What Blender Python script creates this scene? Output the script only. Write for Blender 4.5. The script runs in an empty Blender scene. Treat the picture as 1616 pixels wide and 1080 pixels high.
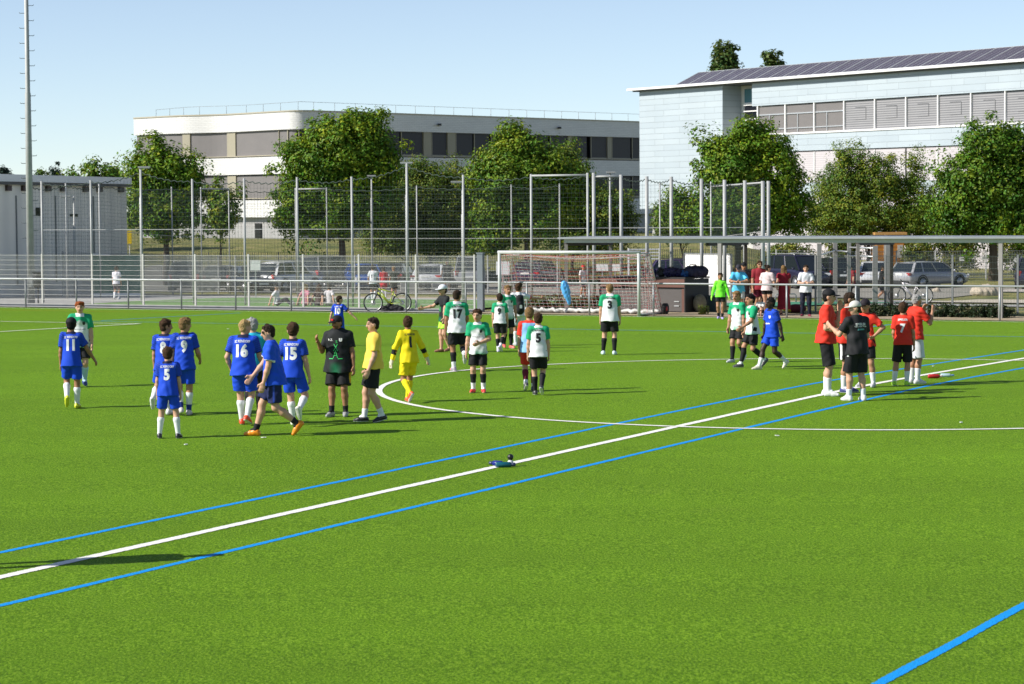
import bpy, bmesh, math, random
import numpy as np
from mathutils import Vector, Matrix
from mathutils.bvhtree import BVHTree
sc = bpy.context.scene
col = sc.collection
R = math.radians
random.seed(5)
rng = np.random.default_rng(11)

# ---------------------------------------------------------------- camera, sky, sun, exposure
FPX, PITCH, ROLL, HC = 4062.4, 0.0519, -0.0070, 3.315
cam_d = bpy.data.cameras.new('camera')
cam = bpy.data.objects.new('camera', cam_d); col.objects.link(cam)
cam_d.sensor_width = 36; cam_d.lens = 36 * FPX / 1616
cam_d.clip_start = 0.5; cam_d.clip_end = 6000
cam_d.dof.use_dof = True; cam_d.dof.focus_distance = 45; cam_d.dof.aperture_fstop = 6.0
cam.matrix_world = Matrix.Translation((0, 0, HC)) @ (Matrix.Rotation(math.pi / 2 - PITCH, 4, 'X') @ Matrix.Rotation(ROLL, 4, 'Z'))
sc.camera = cam
SUN_EL, SUN_AZ = R(36.0), R(196.0)          # azimuth of the sun, counter-clockwise from +X
S = Vector((math.cos(SUN_EL) * math.cos(SUN_AZ), math.cos(SUN_EL) * math.sin(SUN_AZ), math.sin(SUN_EL)))
w = bpy.data.worlds.new('World'); sc.world = w; w.use_nodes = True
nt = w.node_tree; bg = nt.nodes['Background']
sky = nt.nodes.new('ShaderNodeTexSky'); sky.sky_type = 'NISHITA'; sky.sun_disc = False
sky.sun_elevation = SUN_EL; sky.sun_rotation = math.atan2(S.x, S.y); sky.air_density = 0.66; sky.dust_density = 0.0; sky.ozone_density = 2.6; sky.altitude = 200
hs_ = nt.nodes.new('ShaderNodeHueSaturation'); hs_.inputs['Saturation'].default_value = 0.80; hs_.inputs['Value'].default_value = 1.06
nt.links.new(sky.outputs[0], hs_.inputs['Color']); nt.links.new(hs_.outputs[0], bg.inputs[0]); bg.inputs[1].default_value = 0.098
sun_d = bpy.data.lights.new('sun', 'SUN'); sun = bpy.data.objects.new('sun', sun_d); col.objects.link(sun)
sun_d.energy = 5.0; sun_d.angle = R(0.53); sun_d.color = (1, 0.955, 0.88)
sun.rotation_euler = S.to_track_quat('Z', 'Y').to_euler()
sc.view_settings.view_transform = 'Standard'; sc.view_settings.look = 'None'
sc.view_settings.exposure = 0.45; sc.view_settings.gamma = 1.0
sc.cycles.max_bounces = 6; sc.cycles.transparent_max_bounces = 8

# ---------------------------------------------------------------- site frame: pitch axes (u along the touchline, v along the halfway line)
AX = 0.4718
EU = np.array([math.cos(AX), -math.sin(AX)]); EV = np.array([math.sin(AX), math.cos(AX)]); CC = np.array([6.684, 47.708])
def sm(t):
    t = np.clip(t, 0, 1); return t * t * (3 - 2 * t)
def gz(X, Y):
    X = np.asarray(X, float); Y = np.asarray(Y, float)
    v = (X - CC[0]) * EV[0] + (Y - CC[1]) * EV[1]
    z = -0.01004 * (np.sqrt(np.minimum(np.abs(v), 34) ** 2 + 9) - 3)
    z = z - 0.85 * sm((v - 37) / 40)
    m = 1 - sm((X - 13) / 9)
    return z + 2.15 * m * sm((Y - 150) / 34) + 0.8 * (1 - m) * sm((Y - 165) / 30)
def UV(u, v, dz=0.0):
    p = CC + u * EU + v * EV
    return Vector((p[0], p[1], float(gz(p[0], p[1])) + dz))
def toUV(p):
    q = np.array([p[0], p[1]]) - CC; return float(q @ EU), float(q @ EV)
def ray(x, y):
    X = (x - 808) / FPX; Y = -(y - 540) / FPX
    c, s = math.cos(ROLL), math.sin(ROLL); X, Y = c * X - s * Y, s * X + c * Y
    cp, sp = math.cos(PITCH), math.sin(PITCH)
    return np.array([X, cp + Y * sp, -sp + Y * cp])
def at(x, y, Yd):                       # site point seen in direction (x, y) at depth Yd
    r = ray(x, y); t = Yd / r[1]
    return Vector((r[0] * t, Yd, HC + r[2] * t))
def gp(x, y):                           # ground point
    r = ray(x, y); t = HC / max(-r[2], 1e-4)
    for _ in range(60):
        t = 0.5 * t + 0.5 * (HC - float(gz(r[0] * t, r[1] * t))) / max(-r[2], 1e-4)
    return Vector((r[0] * t, r[1] * t, float(gz(r[0] * t, r[1] * t))))
def proj(p):
    X, Y, Z = p[0], p[1], p[2] - HC
    c, s = math.cos(ROLL), math.sin(ROLL); cp, sp = math.cos(PITCH), math.sin(PITCH)
    zc = Y * cp - Z * sp; x = X / zc; y = (Y * sp + Z * cp) / zc
    return 808 + FPX * (c * x + s * y), 540 - FPX * (-s * x + c * y)
def gat(x, Yd):                         # ground point at depth Yd in image column x
    p = at(x, 450, Yd); return Vector((p.x, p.y, float(gz(p.x, p.y))))

# ---------------------------------------------------------------- materials
MATS = {}
def M(name, c, rough=0.6, metal=0.0, var=0.12, scale=6.0, bump=0.0, bscale=60.0, attr=False, spec=0.5, trans=0.0, tcol=None, coat=0.0, coord='Object'):
    if name in MATS: return MATS[name]
    m = bpy.data.materials.new(name); m.use_nodes = True; MATS[name] = m
    n = m.node_tree.nodes; L = m.node_tree.links; b = n['Principled BSDF']
    b.inputs['Roughness'].default_value = rough; b.inputs['Metallic'].default_value = metal
    b.inputs['Specular IOR Level'].default_value = spec
    if coat: b.inputs['Coat Weight'].default_value = coat
    tc = n.new('ShaderNodeTexCoord')
    if attr:
        a = n.new('ShaderNodeAttribute'); a.attribute_name = 'Col'; src = a.outputs['Color']
    else:
        rg = n.new('ShaderNodeRGB'); rg.outputs[0].default_value = (*c, 1); src = rg.outputs[0]
    if var > 0:
        no = n.new('ShaderNodeTexNoise'); no.inputs['Scale'].default_value = scale; no.inputs['Detail'].default_value = 6
        no.inputs['Roughness'].default_value = 0.65
        L.new(tc.outputs[coord], no.inputs['Vector'])
        mr = n.new('ShaderNodeMapRange'); mr.inputs[1].default_value = 0.25; mr.inputs[2].default_value = 0.75
        mr.inputs[3].default_value = 1 - var; mr.inputs[4].default_value = 1 + var
        L.new(no.outputs[0], mr.inputs[0])
        vm = n.new('ShaderNodeVectorMath'); vm.operation = 'SCALE'
        L.new(src, vm.inputs[0]); L.new(mr.outputs[0], vm.inputs['Scale']); src = vm.outputs[0]
    L.new(src, b.inputs['Base Color'])
    if bump > 0:
        nb = n.new('ShaderNodeTexNoise'); nb.inputs['Scale'].default_value = bscale; nb.inputs['Detail'].default_value = 4
        L.new(tc.outputs[coord], nb.inputs['Vector'])
        bp = n.new('ShaderNodeBump'); bp.inputs['Strength'].default_value = bump; bp.inputs['Distance'].default_value = 0.02
        L.new(nb.outputs[0], bp.inputs['Height']); L.new(bp.outputs[0], b.inputs['Normal'])
    if trans > 0:
        t = n.new('ShaderNodeBsdfTranslucent'); mx = n.new('ShaderNodeMixShader'); mx.inputs[0].default_value = trans
        if tcol:
            vt = n.new('ShaderNodeVectorMath'); vt.operation = 'MULTIPLY'; vt.inputs[1].default_value = tcol
            L.new(src, vt.inputs[0]); L.new(vt.outputs[0], t.inputs[0])
        else: L.new(src, t.inputs[0])
        L.new(b.outputs[0], mx.inputs[1]); L.new(t.outputs[0], mx.inputs[2])
        L.new(mx.outputs[0], n['Material Output'].inputs[0])
    return m
def brick_mat(name, c1, c2, joint, bw, bh, mortar, rough=0.5, off=0.5):
    m = M(name, c1, rough, var=0.0); n = m.node_tree.nodes; L = m.node_tree.links; b = n['Principled BSDF']
    tc = n.new('ShaderNodeTexCoord'); bt = n.new('ShaderNodeTexBrick')
    bt.inputs['Color1'].default_value = (*c1, 1); bt.inputs['Color2'].default_value = (*c2, 1); bt.inputs['Mortar'].default_value = (*joint, 1)
    bt.inputs['Scale'].default_value = 1; bt.inputs['Brick Width'].default_value = bw; bt.inputs['Row Height'].default_value = bh
    bt.inputs['Mortar Size'].default_value = mortar; bt.inputs['Mortar Smooth'].default_value = 0.1; bt.offset = off
    no = n.new('ShaderNodeTexNoise'); no.inputs['Scale'].default_value = 0.35; no.inputs['Detail'].default_value = 5
    L.new(tc.outputs['UV'], bt.inputs['Vector']); L.new(tc.outputs['UV'], no.inputs['Vector'])
    mr = n.new('ShaderNodeMapRange'); mr.inputs[3].default_value = 0.9; mr.inputs[4].default_value = 1.08
    L.new(no.outputs[0], mr.inputs[0]); vm = n.new('ShaderNodeVectorMath'); vm.operation = 'SCALE'
    L.new(bt.outputs[0], vm.inputs[0]); L.new(mr.outputs[0], vm.inputs['Scale']); L.new(vm.outputs[0], b.inputs['Base Color'])
    bp = n.new('ShaderNodeBump'); bp.inputs['Strength'].default_value = 0.4; bp.inputs['Distance'].default_value = 0.02; bp.invert = True
    L.new(bt.outputs['Fac'], bp.inputs['Height']); L.new(bp.outputs[0], b.inputs['Normal'])
    return m
def stripe_mat(name, c1, c2, period, rough=0.5, axis='Z', var=0.1, spec=0.4):
    """horizontal slats: colour alternates along one axis"""
    m = M(name, c1, rough, var=0.0, spec=spec); n = m.node_tree.nodes; L = m.node_tree.links; b = n['Principled BSDF']
    tc = n.new('ShaderNodeTexCoord'); wv = n.new('ShaderNodeTexWave'); wv.bands_direction = axis; wv.wave_profile = 'SIN'
    wv.inputs['Scale'].default_value = 2 * math.pi / (20 * period); wv.inputs['Distortion'].default_value = 0.0
    L.new(tc.outputs['Object'], wv.inputs['Vector'])
    no = n.new('ShaderNodeTexNoise'); no.inputs['Scale'].default_value = 0.7; no.inputs['Detail'].default_value = 3
    L.new(tc.outputs['Object'], no.inputs['Vector'])
    mx = n.new('ShaderNodeMix'); mx.data_type = 'RGBA'; mx.inputs[6].default_value = (*c1, 1); mx.inputs[7].default_value = (*c2, 1)
    L.new(wv.outputs['Fac'], mx.inputs[0])
    mr = n.new('ShaderNodeMapRange'); mr.inputs[3].default_value = 1 - var; mr.inputs[4].default_value = 1 + var
    L.new(no.outputs[0], mr.inputs[0]); vm = n.new('ShaderNodeVectorMath'); vm.operation = 'SCALE'
    L.new(mx.outputs[2], vm.inputs[0]); L.new(mr.outputs[0], vm.inputs['Scale']); L.new(vm.outputs[0], b.inputs['Base Color'])
    return m

# ---------------------------------------------------------------- mesh helpers
def basis(d):
    d = Vector(d).normalized()
    a = Vector((0, 0, 1)) if abs(d.z) < 0.9 else Vector((1, 0, 0))
    x = d.cross(a).normalized(); y = x.cross(d).normalized()
    return x, y, d
class MB:
    def __init__(s): s.v = []; s.f = []; s.m = []; s.sm = []; s.uv = {}
    def add(s, vs, fs, mi=0, smooth=False):
        o = len(s.v); s.v += [tuple(p) for p in vs]
        for f in fs: s.f.append([i + o for i in f]); s.m.append(mi); s.sm.append(smooth)
        return o
    def box(s, c, size, rz=0.0, mi=0, mat=None):
        h = [k / 2 for k in size]; Mx = mat or Matrix.Rotation(rz, 3, 'Z'); c = Vector(c); vs = []
        for k in range(8):
            vs.append(c + Mx @ Vector(((1 if k & 1 else -1) * h[0], (1 if k & 2 else -1) * h[1], (1 if k & 4 else -1) * h[2])))
        s.add(vs, [(0, 2, 3, 1), (4, 5, 7, 6), (0, 1, 5, 4), (2, 6, 7, 3), (0, 4, 6, 2), (1, 3, 7, 5)], mi)
    def bar(s, a, b, wx, wy=None, mi=0):         # square bar from a to b
        wy = wy or wx; a = Vector(a); b = Vector(b); x, y, d = basis(b - a); vs = []
        for p in (a, b):
            for sx, sy in ((-1, -1), (1, -1), (1, 1), (-1, 1)): vs.append(p + x * sx * wx / 2 + y * sy * wy / 2)
        s.add(vs, [(3, 2, 1, 0), (4, 5, 6, 7), (0, 1, 5, 4), (1, 2, 6, 5), (2, 3, 7, 6), (3, 0, 4, 7)], mi)
    def tube(s, pts, r, n=8, mi=0, cap=True, smooth=True, closed=False):
        pts = [Vector(p) for p in pts]; k = len(pts); rs = r if isinstance(r, (list, tuple)) else [r] * k
        vs = []; px = None
        for i, p in enumerate(pts):
            if closed: d = pts[(i + 1) % k] - pts[i - 1]
            else: d = pts[min(i + 1, k - 1)] - pts[max(i - 1, 0)]
            if px is None: x, y, _ = basis(d)
            else:
                dn = d.normalized(); x = (px - dn * px.dot(dn)).normalized(); y = x.cross(dn)
            px = x
            for j in range(n):
                t = 2 * math.pi * j / n; vs.append(p + x * math.cos(t) * rs[i] + y * math.sin(t) * rs[i])
        fs = []
        for i in range(k if closed else k - 1):
            for j in range(n):
                a, b = i * n + j, i * n + (j + 1) % n; i2 = (i + 1) % k
                fs.append((b, a, i2 * n + j, i2 * n + (j + 1) % n))
        if cap and not closed: fs += [tuple(range(n)), tuple(reversed(range((k - 1) * n, k * n)))]
        s.add(vs, fs, mi, smooth)
    def cyl(s, a, b, r, n=12, mi=0, r2=None): s.tube([a, b], [r, r2 if r2 is not None else r], n, mi)
    def disc(s, c, nrm, r, n=24, mi=0):
        x, y, d = basis(nrm); c = Vector(c)
        s.add([c + x * math.cos(2 * math.pi * j / n) * r + y * math.sin(2 * math.pi * j / n) * r for j in range(n)], [tuple(range(n))], mi)
    def quad(s, a, b, c, d, mi=0): s.add([a, b, c, d], [(0, 1, 2, 3)], mi)
    def ball(s, c, rx, ry=None, rz=None, n=12, m=8, mi=0, mat=None):
        ry = ry or rx; rz = rz or rx; c = Vector(c); Mx = mat or Matrix.Identity(3); vs = []
        for i in range(m + 1):
            th = math.pi * i / m
            for j in range(n):
                ph = 2 * math.pi * j / n
                vs.append(c + Mx @ Vector((rx * math.sin(th) * math.cos(ph), ry * math.sin(th) * math.sin(ph), rz * math.cos(th))))
        fs = [(i * n + j, (i + 1) * n + j, (i + 1) * n + (j + 1) % n, i * n + (j + 1) % n) for i in range(m) for j in range(n)]
        s.add(vs, fs, mi, True)
    def build(s, name, mats, parent=None):
        me = bpy.data.meshes.new(name); me.from_pydata(s.v, [], s.f)
        for m in (mats if isinstance(mats, (list, tuple)) else [mats]): me.materials.append(m)
        me.polygons.foreach_set('material_index', s.m); me.polygons.foreach_set('use_smooth', s.sm); me.update()
        o = bpy.data.objects.new(name, me); col.objects.link(o)
        if parent: o.parent = parent
        return o
def np_mesh(name, verts, faces, mat, parent=None, cols=None, smooth=True):
    verts = np.asarray(verts, np.float32); faces = np.asarray(faces, np.int32); k = faces.shape[1]
    me = bpy.data.meshes.new(name); me.vertices.add(len(verts)); me.vertices.foreach_set('co', verts.ravel())
    me.loops.add(faces.size); me.loops.foreach_set('vertex_index', faces.ravel())
    me.polygons.add(len(faces)); me.polygons.foreach_set('loop_start', np.arange(0, faces.size, k, dtype=np.int32))
    me.polygons.foreach_set('use_smooth', np.full(len(faces), smooth)); me.update(calc_edges=True)
    me.materials.append(mat)
    if cols is not None:
        a = me.color_attributes.new('Col', 'FLOAT_COLOR', 'POINT')
        a.data.foreach_set('color', np.concatenate([cols, np.ones((len(cols), 1))], 1).astype(np.float32).ravel())
    o = bpy.data.objects.new(name, me); col.objects.link(o)
    if parent: o.parent = parent
    return o
def tag(o, label, cat, group=None, kind=None):
    if label: o['label'] = label
    if cat: o['category'] = cat
    if group: o['group'] = group
    if kind: o['kind'] = kind
    return o
def thing(name, label, cat, loc=(0, 0, 0), rz=0.0, group=None):
    o = bpy.data.objects.new(name, None); col.objects.link(o); o.empty_display_size = 0.3
    o.location = loc; o.rotation_euler = (0, 0, rz)
    return tag(o, label, cat, group)
def struct(o): o['kind'] = 'structure'; return o
def copy_tree(o, parent=None):
    c = o.copy(); col.objects.link(c)
    if parent: c.parent = parent
    for ch in list(o.children): copy_tree(ch, c)
    return c
# ================================================================ GROUND
def grid_patch(name, u0, u1, v0, v1, nu, nv, mat, dz, clip=None):
    us = np.linspace(u0, u1, nu + 1); vs = np.linspace(v0, v1, nv + 1); U, V = np.meshgrid(us, vs)
    X = CC[0] + U * EU[0] + V * EV[0]; Y = CC[1] + U * EU[1] + V * EV[1]; Z = gz(X, Y) + dz
    P = np.stack([X, Y, Z], -1).reshape(-1, 3); i = np.arange(nv)[:, None] * (nu + 1) + np.arange(nu)[None]
    F = np.stack([i, i + 1, i + nu + 2, i + nu + 1], -1).reshape(-1, 4)
    return struct(np_mesh(name, P, F, mat))
def turf_mat():
    m = M('turf', (0.1, 0.2, 0.02), 0.8, var=0.0, spec=0.08); n = m.node_tree.nodes; L = m.node_tree.links; b = n['Principled BSDF']
    tc = n.new('ShaderNodeTexCoord')
    def noise(scale, detail, rough, stretch=None):
        no = n.new('ShaderNodeTexNoise'); no.inputs['Scale'].default_value = scale; no.inputs['Detail'].default_value = detail; no.inputs['Roughness'].default_value = rough
        if stretch:
            mp = n.new('ShaderNodeMapping'); mp.inputs['Scale'].default_value = stretch; mp.inputs['Rotation'].default_value = (0, 0, 0.5)
            L.new(tc.outputs['Object'], mp.inputs[0]); L.new(mp.outputs[0], no.inputs['Vector'])
        else: L.new(tc.outputs['Object'], no.inputs['Vector'])
        return no
    fine = noise(46, 8, 0.8, (1, 0.42, 1)); mid = noise(5.5, 5, 0.6, (1, 0.5, 1)); big = noise(0.16, 4, 0.55); lay = noise(0.55, 2, 0.5, (0.12, 1.2, 1))
    cr = n.new('ShaderNodeValToRGB'); e = cr.color_ramp.elements
    e[0].position = 0.37; e[0].color = (0.022, 0.068, 0.001, 1); e[1].position = 0.64; e[1].color = (0.29, 0.45, 0.034, 1)
    e2 = e.new(0.5); e2.color = (0.103, 0.226, 0.003, 1)
    L.new(fine.outputs[0], cr.inputs[0])
    def mult(src, no, lo, hi, a=0.3, z=0.7):
        mr = n.new('ShaderNodeMapRange'); mr.inputs[1].default_value = a; mr.inputs[2].default_value = z; mr.inputs[3].default_value = lo; mr.inputs[4].default_value = hi
        L.new(no.outputs[0], mr.inputs[0]); vm = n.new('ShaderNodeVectorMath'); vm.operation = 'SCALE'; L.new(src, vm.inputs[0]); L.new(mr.outputs[0], vm.inputs['Scale']); return vm.outputs[0]
    s = mult(cr.outputs[0], mid, 0.93, 1.07); s = mult(s, big, 0.92, 1.08); s = mult(s, lay, 0.94, 1.06)
    # worn, slightly yellower strip where feet go
    wn = noise(0.9, 5, 0.6); mx = n.new('ShaderNodeMix'); mx.data_type = 'RGBA'; mx.inputs[7].default_value = (0.22, 0.24, 0.06, 1)
    mr = n.new('ShaderNodeMapRange'); mr.inputs[1].default_value = 0.6; mr.inputs[2].default_value = 0.85; mr.inputs[4].default_value = 0.14
    L.new(wn.outputs[0], mr.inputs[0]); L.new(mr.outputs[0], mx.inputs[0]); L.new(s, mx.inputs[6]); L.new(mx.outputs[2], b.inputs['Base Color'])
    bp = n.new('ShaderNodeBump'); bp.inputs['Strength'].default_value = 0.9; bp.inputs['Distance'].default_value = 0.025
    b.inputs['Sheen Weight'].default_value = 0.10; b.inputs['Sheen Roughness'].default_value = 0.45; b.inputs['Sheen Tint'].default_value = (0.55, 0.75, 0.10, 1)
    L.new(fine.outputs[0], bp.inputs['Height']); L.new(bp.outputs[0], b.inputs['Normal'])
    return m
TURF = turf_mat()
# terrain sheet (dry grass), reaching past the horizon
def terrain():
    xs = np.concatenate([np.linspace(-3000, -120, 12), np.arange(-110, 111, 2.5), np.linspace(120, 3000, 12)])
    ys = np.concatenate([np.linspace(-600, -20, 8), np.arange(-10, 300, 2.0), np.linspace(310, 5000, 20)])
    X, Y = np.meshgrid(xs, ys); v = (X - CC[0]) * EV[0] + (Y - CC[1]) * EV[1]
    Z = gz(X, Y) - 0.12 * (1 - sm((v - 33.4) / 3.0)) - 0.02
    P = np.stack([X, Y, Z], -1).reshape(-1, 3); nx = len(xs); i = np.arange(len(ys) - 1)[:, None] * nx + np.arange(nx - 1)[None]
    F = np.stack([i, i + 1, i + nx + 1, i + nx], -1).reshape(-1, 4)
    m = M('dry_grass', (0.2, 0.19, 0.06), 0.9, var=0.0); n = m.node_tree.nodes; L = m.node_tree.links; b = n['Principled BSDF']
    tc = n.new('ShaderNodeTexCoord'); a = n.new('ShaderNodeTexNoise'); a.inputs['Scale'].default_value = 0.5; a.inputs['Detail'].default_value = 8; a.inputs['Roughness'].default_value = 0.7
    L.new(tc.outputs['Object'], a.inputs['Vector']); cr = n.new('ShaderNodeValToRGB'); e = cr.color_ramp.elements
    e[0].position = 0.32; e[0].color = (0.06, 0.085, 0.015, 1); e[1].position = 0.68; e[1].color = (0.33, 0.27, 0.11, 1); e.new(0.5).color = (0.19, 0.19, 0.045, 1)
    L.new(a.outputs[0], cr.inputs[0]); L.new(cr.outputs[0], b.inputs['Base Color'])
    c = n.new('ShaderNodeTexNoise'); c.inputs['Scale'].default_value = 9; c.inputs['Detail'].default_value = 5; L.new(tc.outputs['Object'], c.inputs['Vector'])
    bp = n.new('ShaderNodeBump'); bp.inputs['Strength'].default_value = 1; bp.inputs['Distance'].default_value = 0.15; L.new(c.outputs[0], bp.inputs['Height']); L.new(bp.outputs[0], b.inputs['Normal'])
    return struct(np_mesh('ground', P, F, m))
terrain()
grid_patch('pitch_turf', -75, 75, -60, 32.72, 150, 186, TURF, 0.0)
CONC = M('concrete', (0.33, 0.325, 0.305), 0.85, var=0.18, scale=3, bump=0.3, bscale=40)
SAND = M('sandy_gravel', (0.36, 0.29, 0.19), 0.95, var=0.35, scale=5, bump=0.6, bscale=30)
grid_patch('paved_strip', -75, -26.2, 32.7, 34.9, 80, 2, CONC, 0.03)
grid_patch('sand_strip', -26.2, 60, 32.7, 36.0, 120, 4, SAND, 0.02)
COURT = M('court_turf', (0.13, 0.25, 0.06), 0.9, var=0.2, scale=9, bump=0.5, bscale=60)
PAVE = M('grey_paving', (0.33, 0.32, 0.30), 0.9, var=0.2, scale=2.5, bump=0.3)
grid_patch('court_turf', -44.5, -27.5, 35.0, 47.5, 40, 20, COURT, 0.035)
grid_patch('side_paving', -75, -44.6, 35.0, 56, 30, 20, PAVE, 0.012)
grid_patch('court_edge_paving', -44.5, -10, 47.6, 53.5, 40, 8, PAVE, 0.02)
grid_patch('gravel_apron', -60, -20, 54, 63, 60, 8, SAND, 0.012)
ASPH = M('gravel_car_park', (0.25, 0.235, 0.20), 0.95, var=0.2, scale=3, bump=0.3)
grid_patch('car_park', -80, -22, 72, 92, 60, 20, ASPH, 0.018)
GREENC = M('green_rubber_court', (0.05, 0.22, 0.12), 0.85, var=0.12, scale=4)
_v = lambda y: toUV(gp(1330, y))[1]
_u = lambda x: toUV(gp(x, 478))[0]
grid_patch('green_court', _u(1215), _u(1500), _v(486), _v(477.5), 20, 8, GREENC, 0.03)
grid_patch('green_court_edge', _u(1200), _u(1470), _v(477.3), _v(474), 30, 6, PAVE, 0.024)
STONES = M('pale_gravel', (0.42, 0.38, 0.33), 0.95, var=0.5, scale=4, bump=0.9, bscale=8)
grid_patch('gravel_border', _u(1215), _u(1430), _v(459.5), _v(455.5), 30, 6, STONES, 0.04)
# pitch markings: thin sheets following the crown
WHITE = M('white_line', (0.80, 0.79, 0.73), 0.8, var=0.2, scale=55, bump=0.6, bscale=70, spec=0.2)
BLUE = M('blue_line', (0.004, 0.27, 0.70), 0.8, var=0.3, scale=55, bump=0.6, bscale=70, spec=0.2)
ORANGE = M('orange_line', (0.42, 0.16, 0.03), 0.8, var=0.2, scale=25, spec=0.2)
def line(name, pts, wd, mat, dz, rag=.007):
    """band of width wd along a uv polyline, its tufted edges slightly ragged"""
    P0_ = np.array(pts, float); sl = np.r_[0, np.cumsum(np.hypot(*np.diff(P0_, axis=0).T))]; n = int(min(2600, max(len(pts), sl[-1] / .035))); q = np.linspace(0, sl[-1], n)
    P_ = np.stack([np.interp(q, sl, P0_[:, 0]), np.interp(q, sl, P0_[:, 1])], 1); t = np.gradient(P_, axis=0); t /= np.hypot(*t.T)[:, None]; nn = np.stack([-t[:, 1], t[:, 0]], 1); g = np.random.default_rng(len(pts)); out = []
    for s_ in (-1, 1): w_ = wd / 2 + g.normal(0, rag * .5, n) + rag * .5 * np.sin(q * 2.1 + s_); out.append(P_ + nn * (s_ * w_)[:, None])
    U = np.stack(out, 1).reshape(-1, 2); X = CC[0] + U[:, 0] * EU[0] + U[:, 1] * EV[0]; Y = CC[1] + U[:, 0] * EU[1] + U[:, 1] * EV[1]
    i = np.arange(n - 1) * 2; return struct(np_mesh(name, np.stack([X, Y, gz(X, Y) + dz], 1), np.stack([i, i + 2, i + 3, i + 1], 1), mat))
def seg(a, b, n=40): return [(a[0] + (b[0] - a[0]) * i / n, a[1] + (b[1] - a[1]) * i / n) for i in range(n + 1)]
def guv(x, y): return toUV(gp(x, y))
line('halfway_line', seg((0, -60), (0, 32.1), 90), 0.145, WHITE, 0.006)
line('circle_line', [(9.15 * math.cos(t), 9.15 * math.sin(t)) for t in np.linspace(0, 2 * math.pi, 257)], 0.12, WHITE, 0.009)
line('touch_line', seg((-75, 32.08), (60, 32.08), 120), 0.12, WHITE, 0.006)
line('blue_line', seg((-1.08, -60), (-1.08, 32.0), 90), 0.095, BLUE, 0.0035)
line('blue_line', seg((1.08, -60), (1.08, 32.0), 90), 0.095, BLUE, 0.0035)
line('blue_line', seg((9.5, -60), (9.5, -8), 60), 0.105, BLUE, 0.004)
c0 = guv(222, 511.7); c1 = guv(0, 507); c2 = guv(0, 523.3)
pu = c0[0]; pv = c0[1]
line('penalty_line', seg((-70, pv), (pu, pv), 40), 0.12, WHITE, 0.012)
line('penalty_line', seg((pu, pv), (pu, -pv), 40), 0.12, WHITE, 0.016)
line('orange_line', seg((-75, 29.6), (pu - 4, 29.6), 40), 0.1, ORANGE, 0.008)
bv = guv(700, 516.8)[1]; b0 = guv(160, 506.5)[0]
line('blue_line', seg((b0, bv), (30, bv), 80), 0.09, BLUE, 0.008)
line('blue_line', seg(guv(160, 506.3), guv(380, 494.2), 30), 0.09, BLUE, 0.004)
line('blue_line', seg(guv(1376, 515.9), guv(1462, 506), 20), 0.09, BLUE, 0.004)
line('court_line', seg(guv(110, 474), guv(770, 478), 20), .1, WHITE, .042)
line('court_line', seg(guv(330, 467.5), guv(770, 469.5), 20), .1, WHITE, .042)
line('court_line', seg(guv(500, 483), guv(640, 466), 20), .1, WHITE, .046)
# scraps of litter on the turf
for (x, y, lb) in [(416, 692, 'white scrap in front of the orange boots of the man in the polo shirt'), (293, 703, 'white scrap in front of the small boy number 5'), (1227, 689, 'white scrap below the circle line left of the red group'), (1515, 668, 'white scrap below the bottles near the circle line'), (735, 509, 'white speck on the turf near number 17'), (1474, 579, 'white speck on the turf above the bottles'), (360, 520, 'white speck on the turf left of the blond number 16')]:
    mb = MB(); p = gp(x, y)
    for j in range(3): mb.box(Vector((random.uniform(-.02, .02), random.uniform(-.03, .03), .015)), (.04, .028, .01), random.random() * 3)
    o = mb.build('litter_scrap', M('paper', (.75, .75, .72), .8)); o.location = p; tag(o, lb, 'litter')
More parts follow.
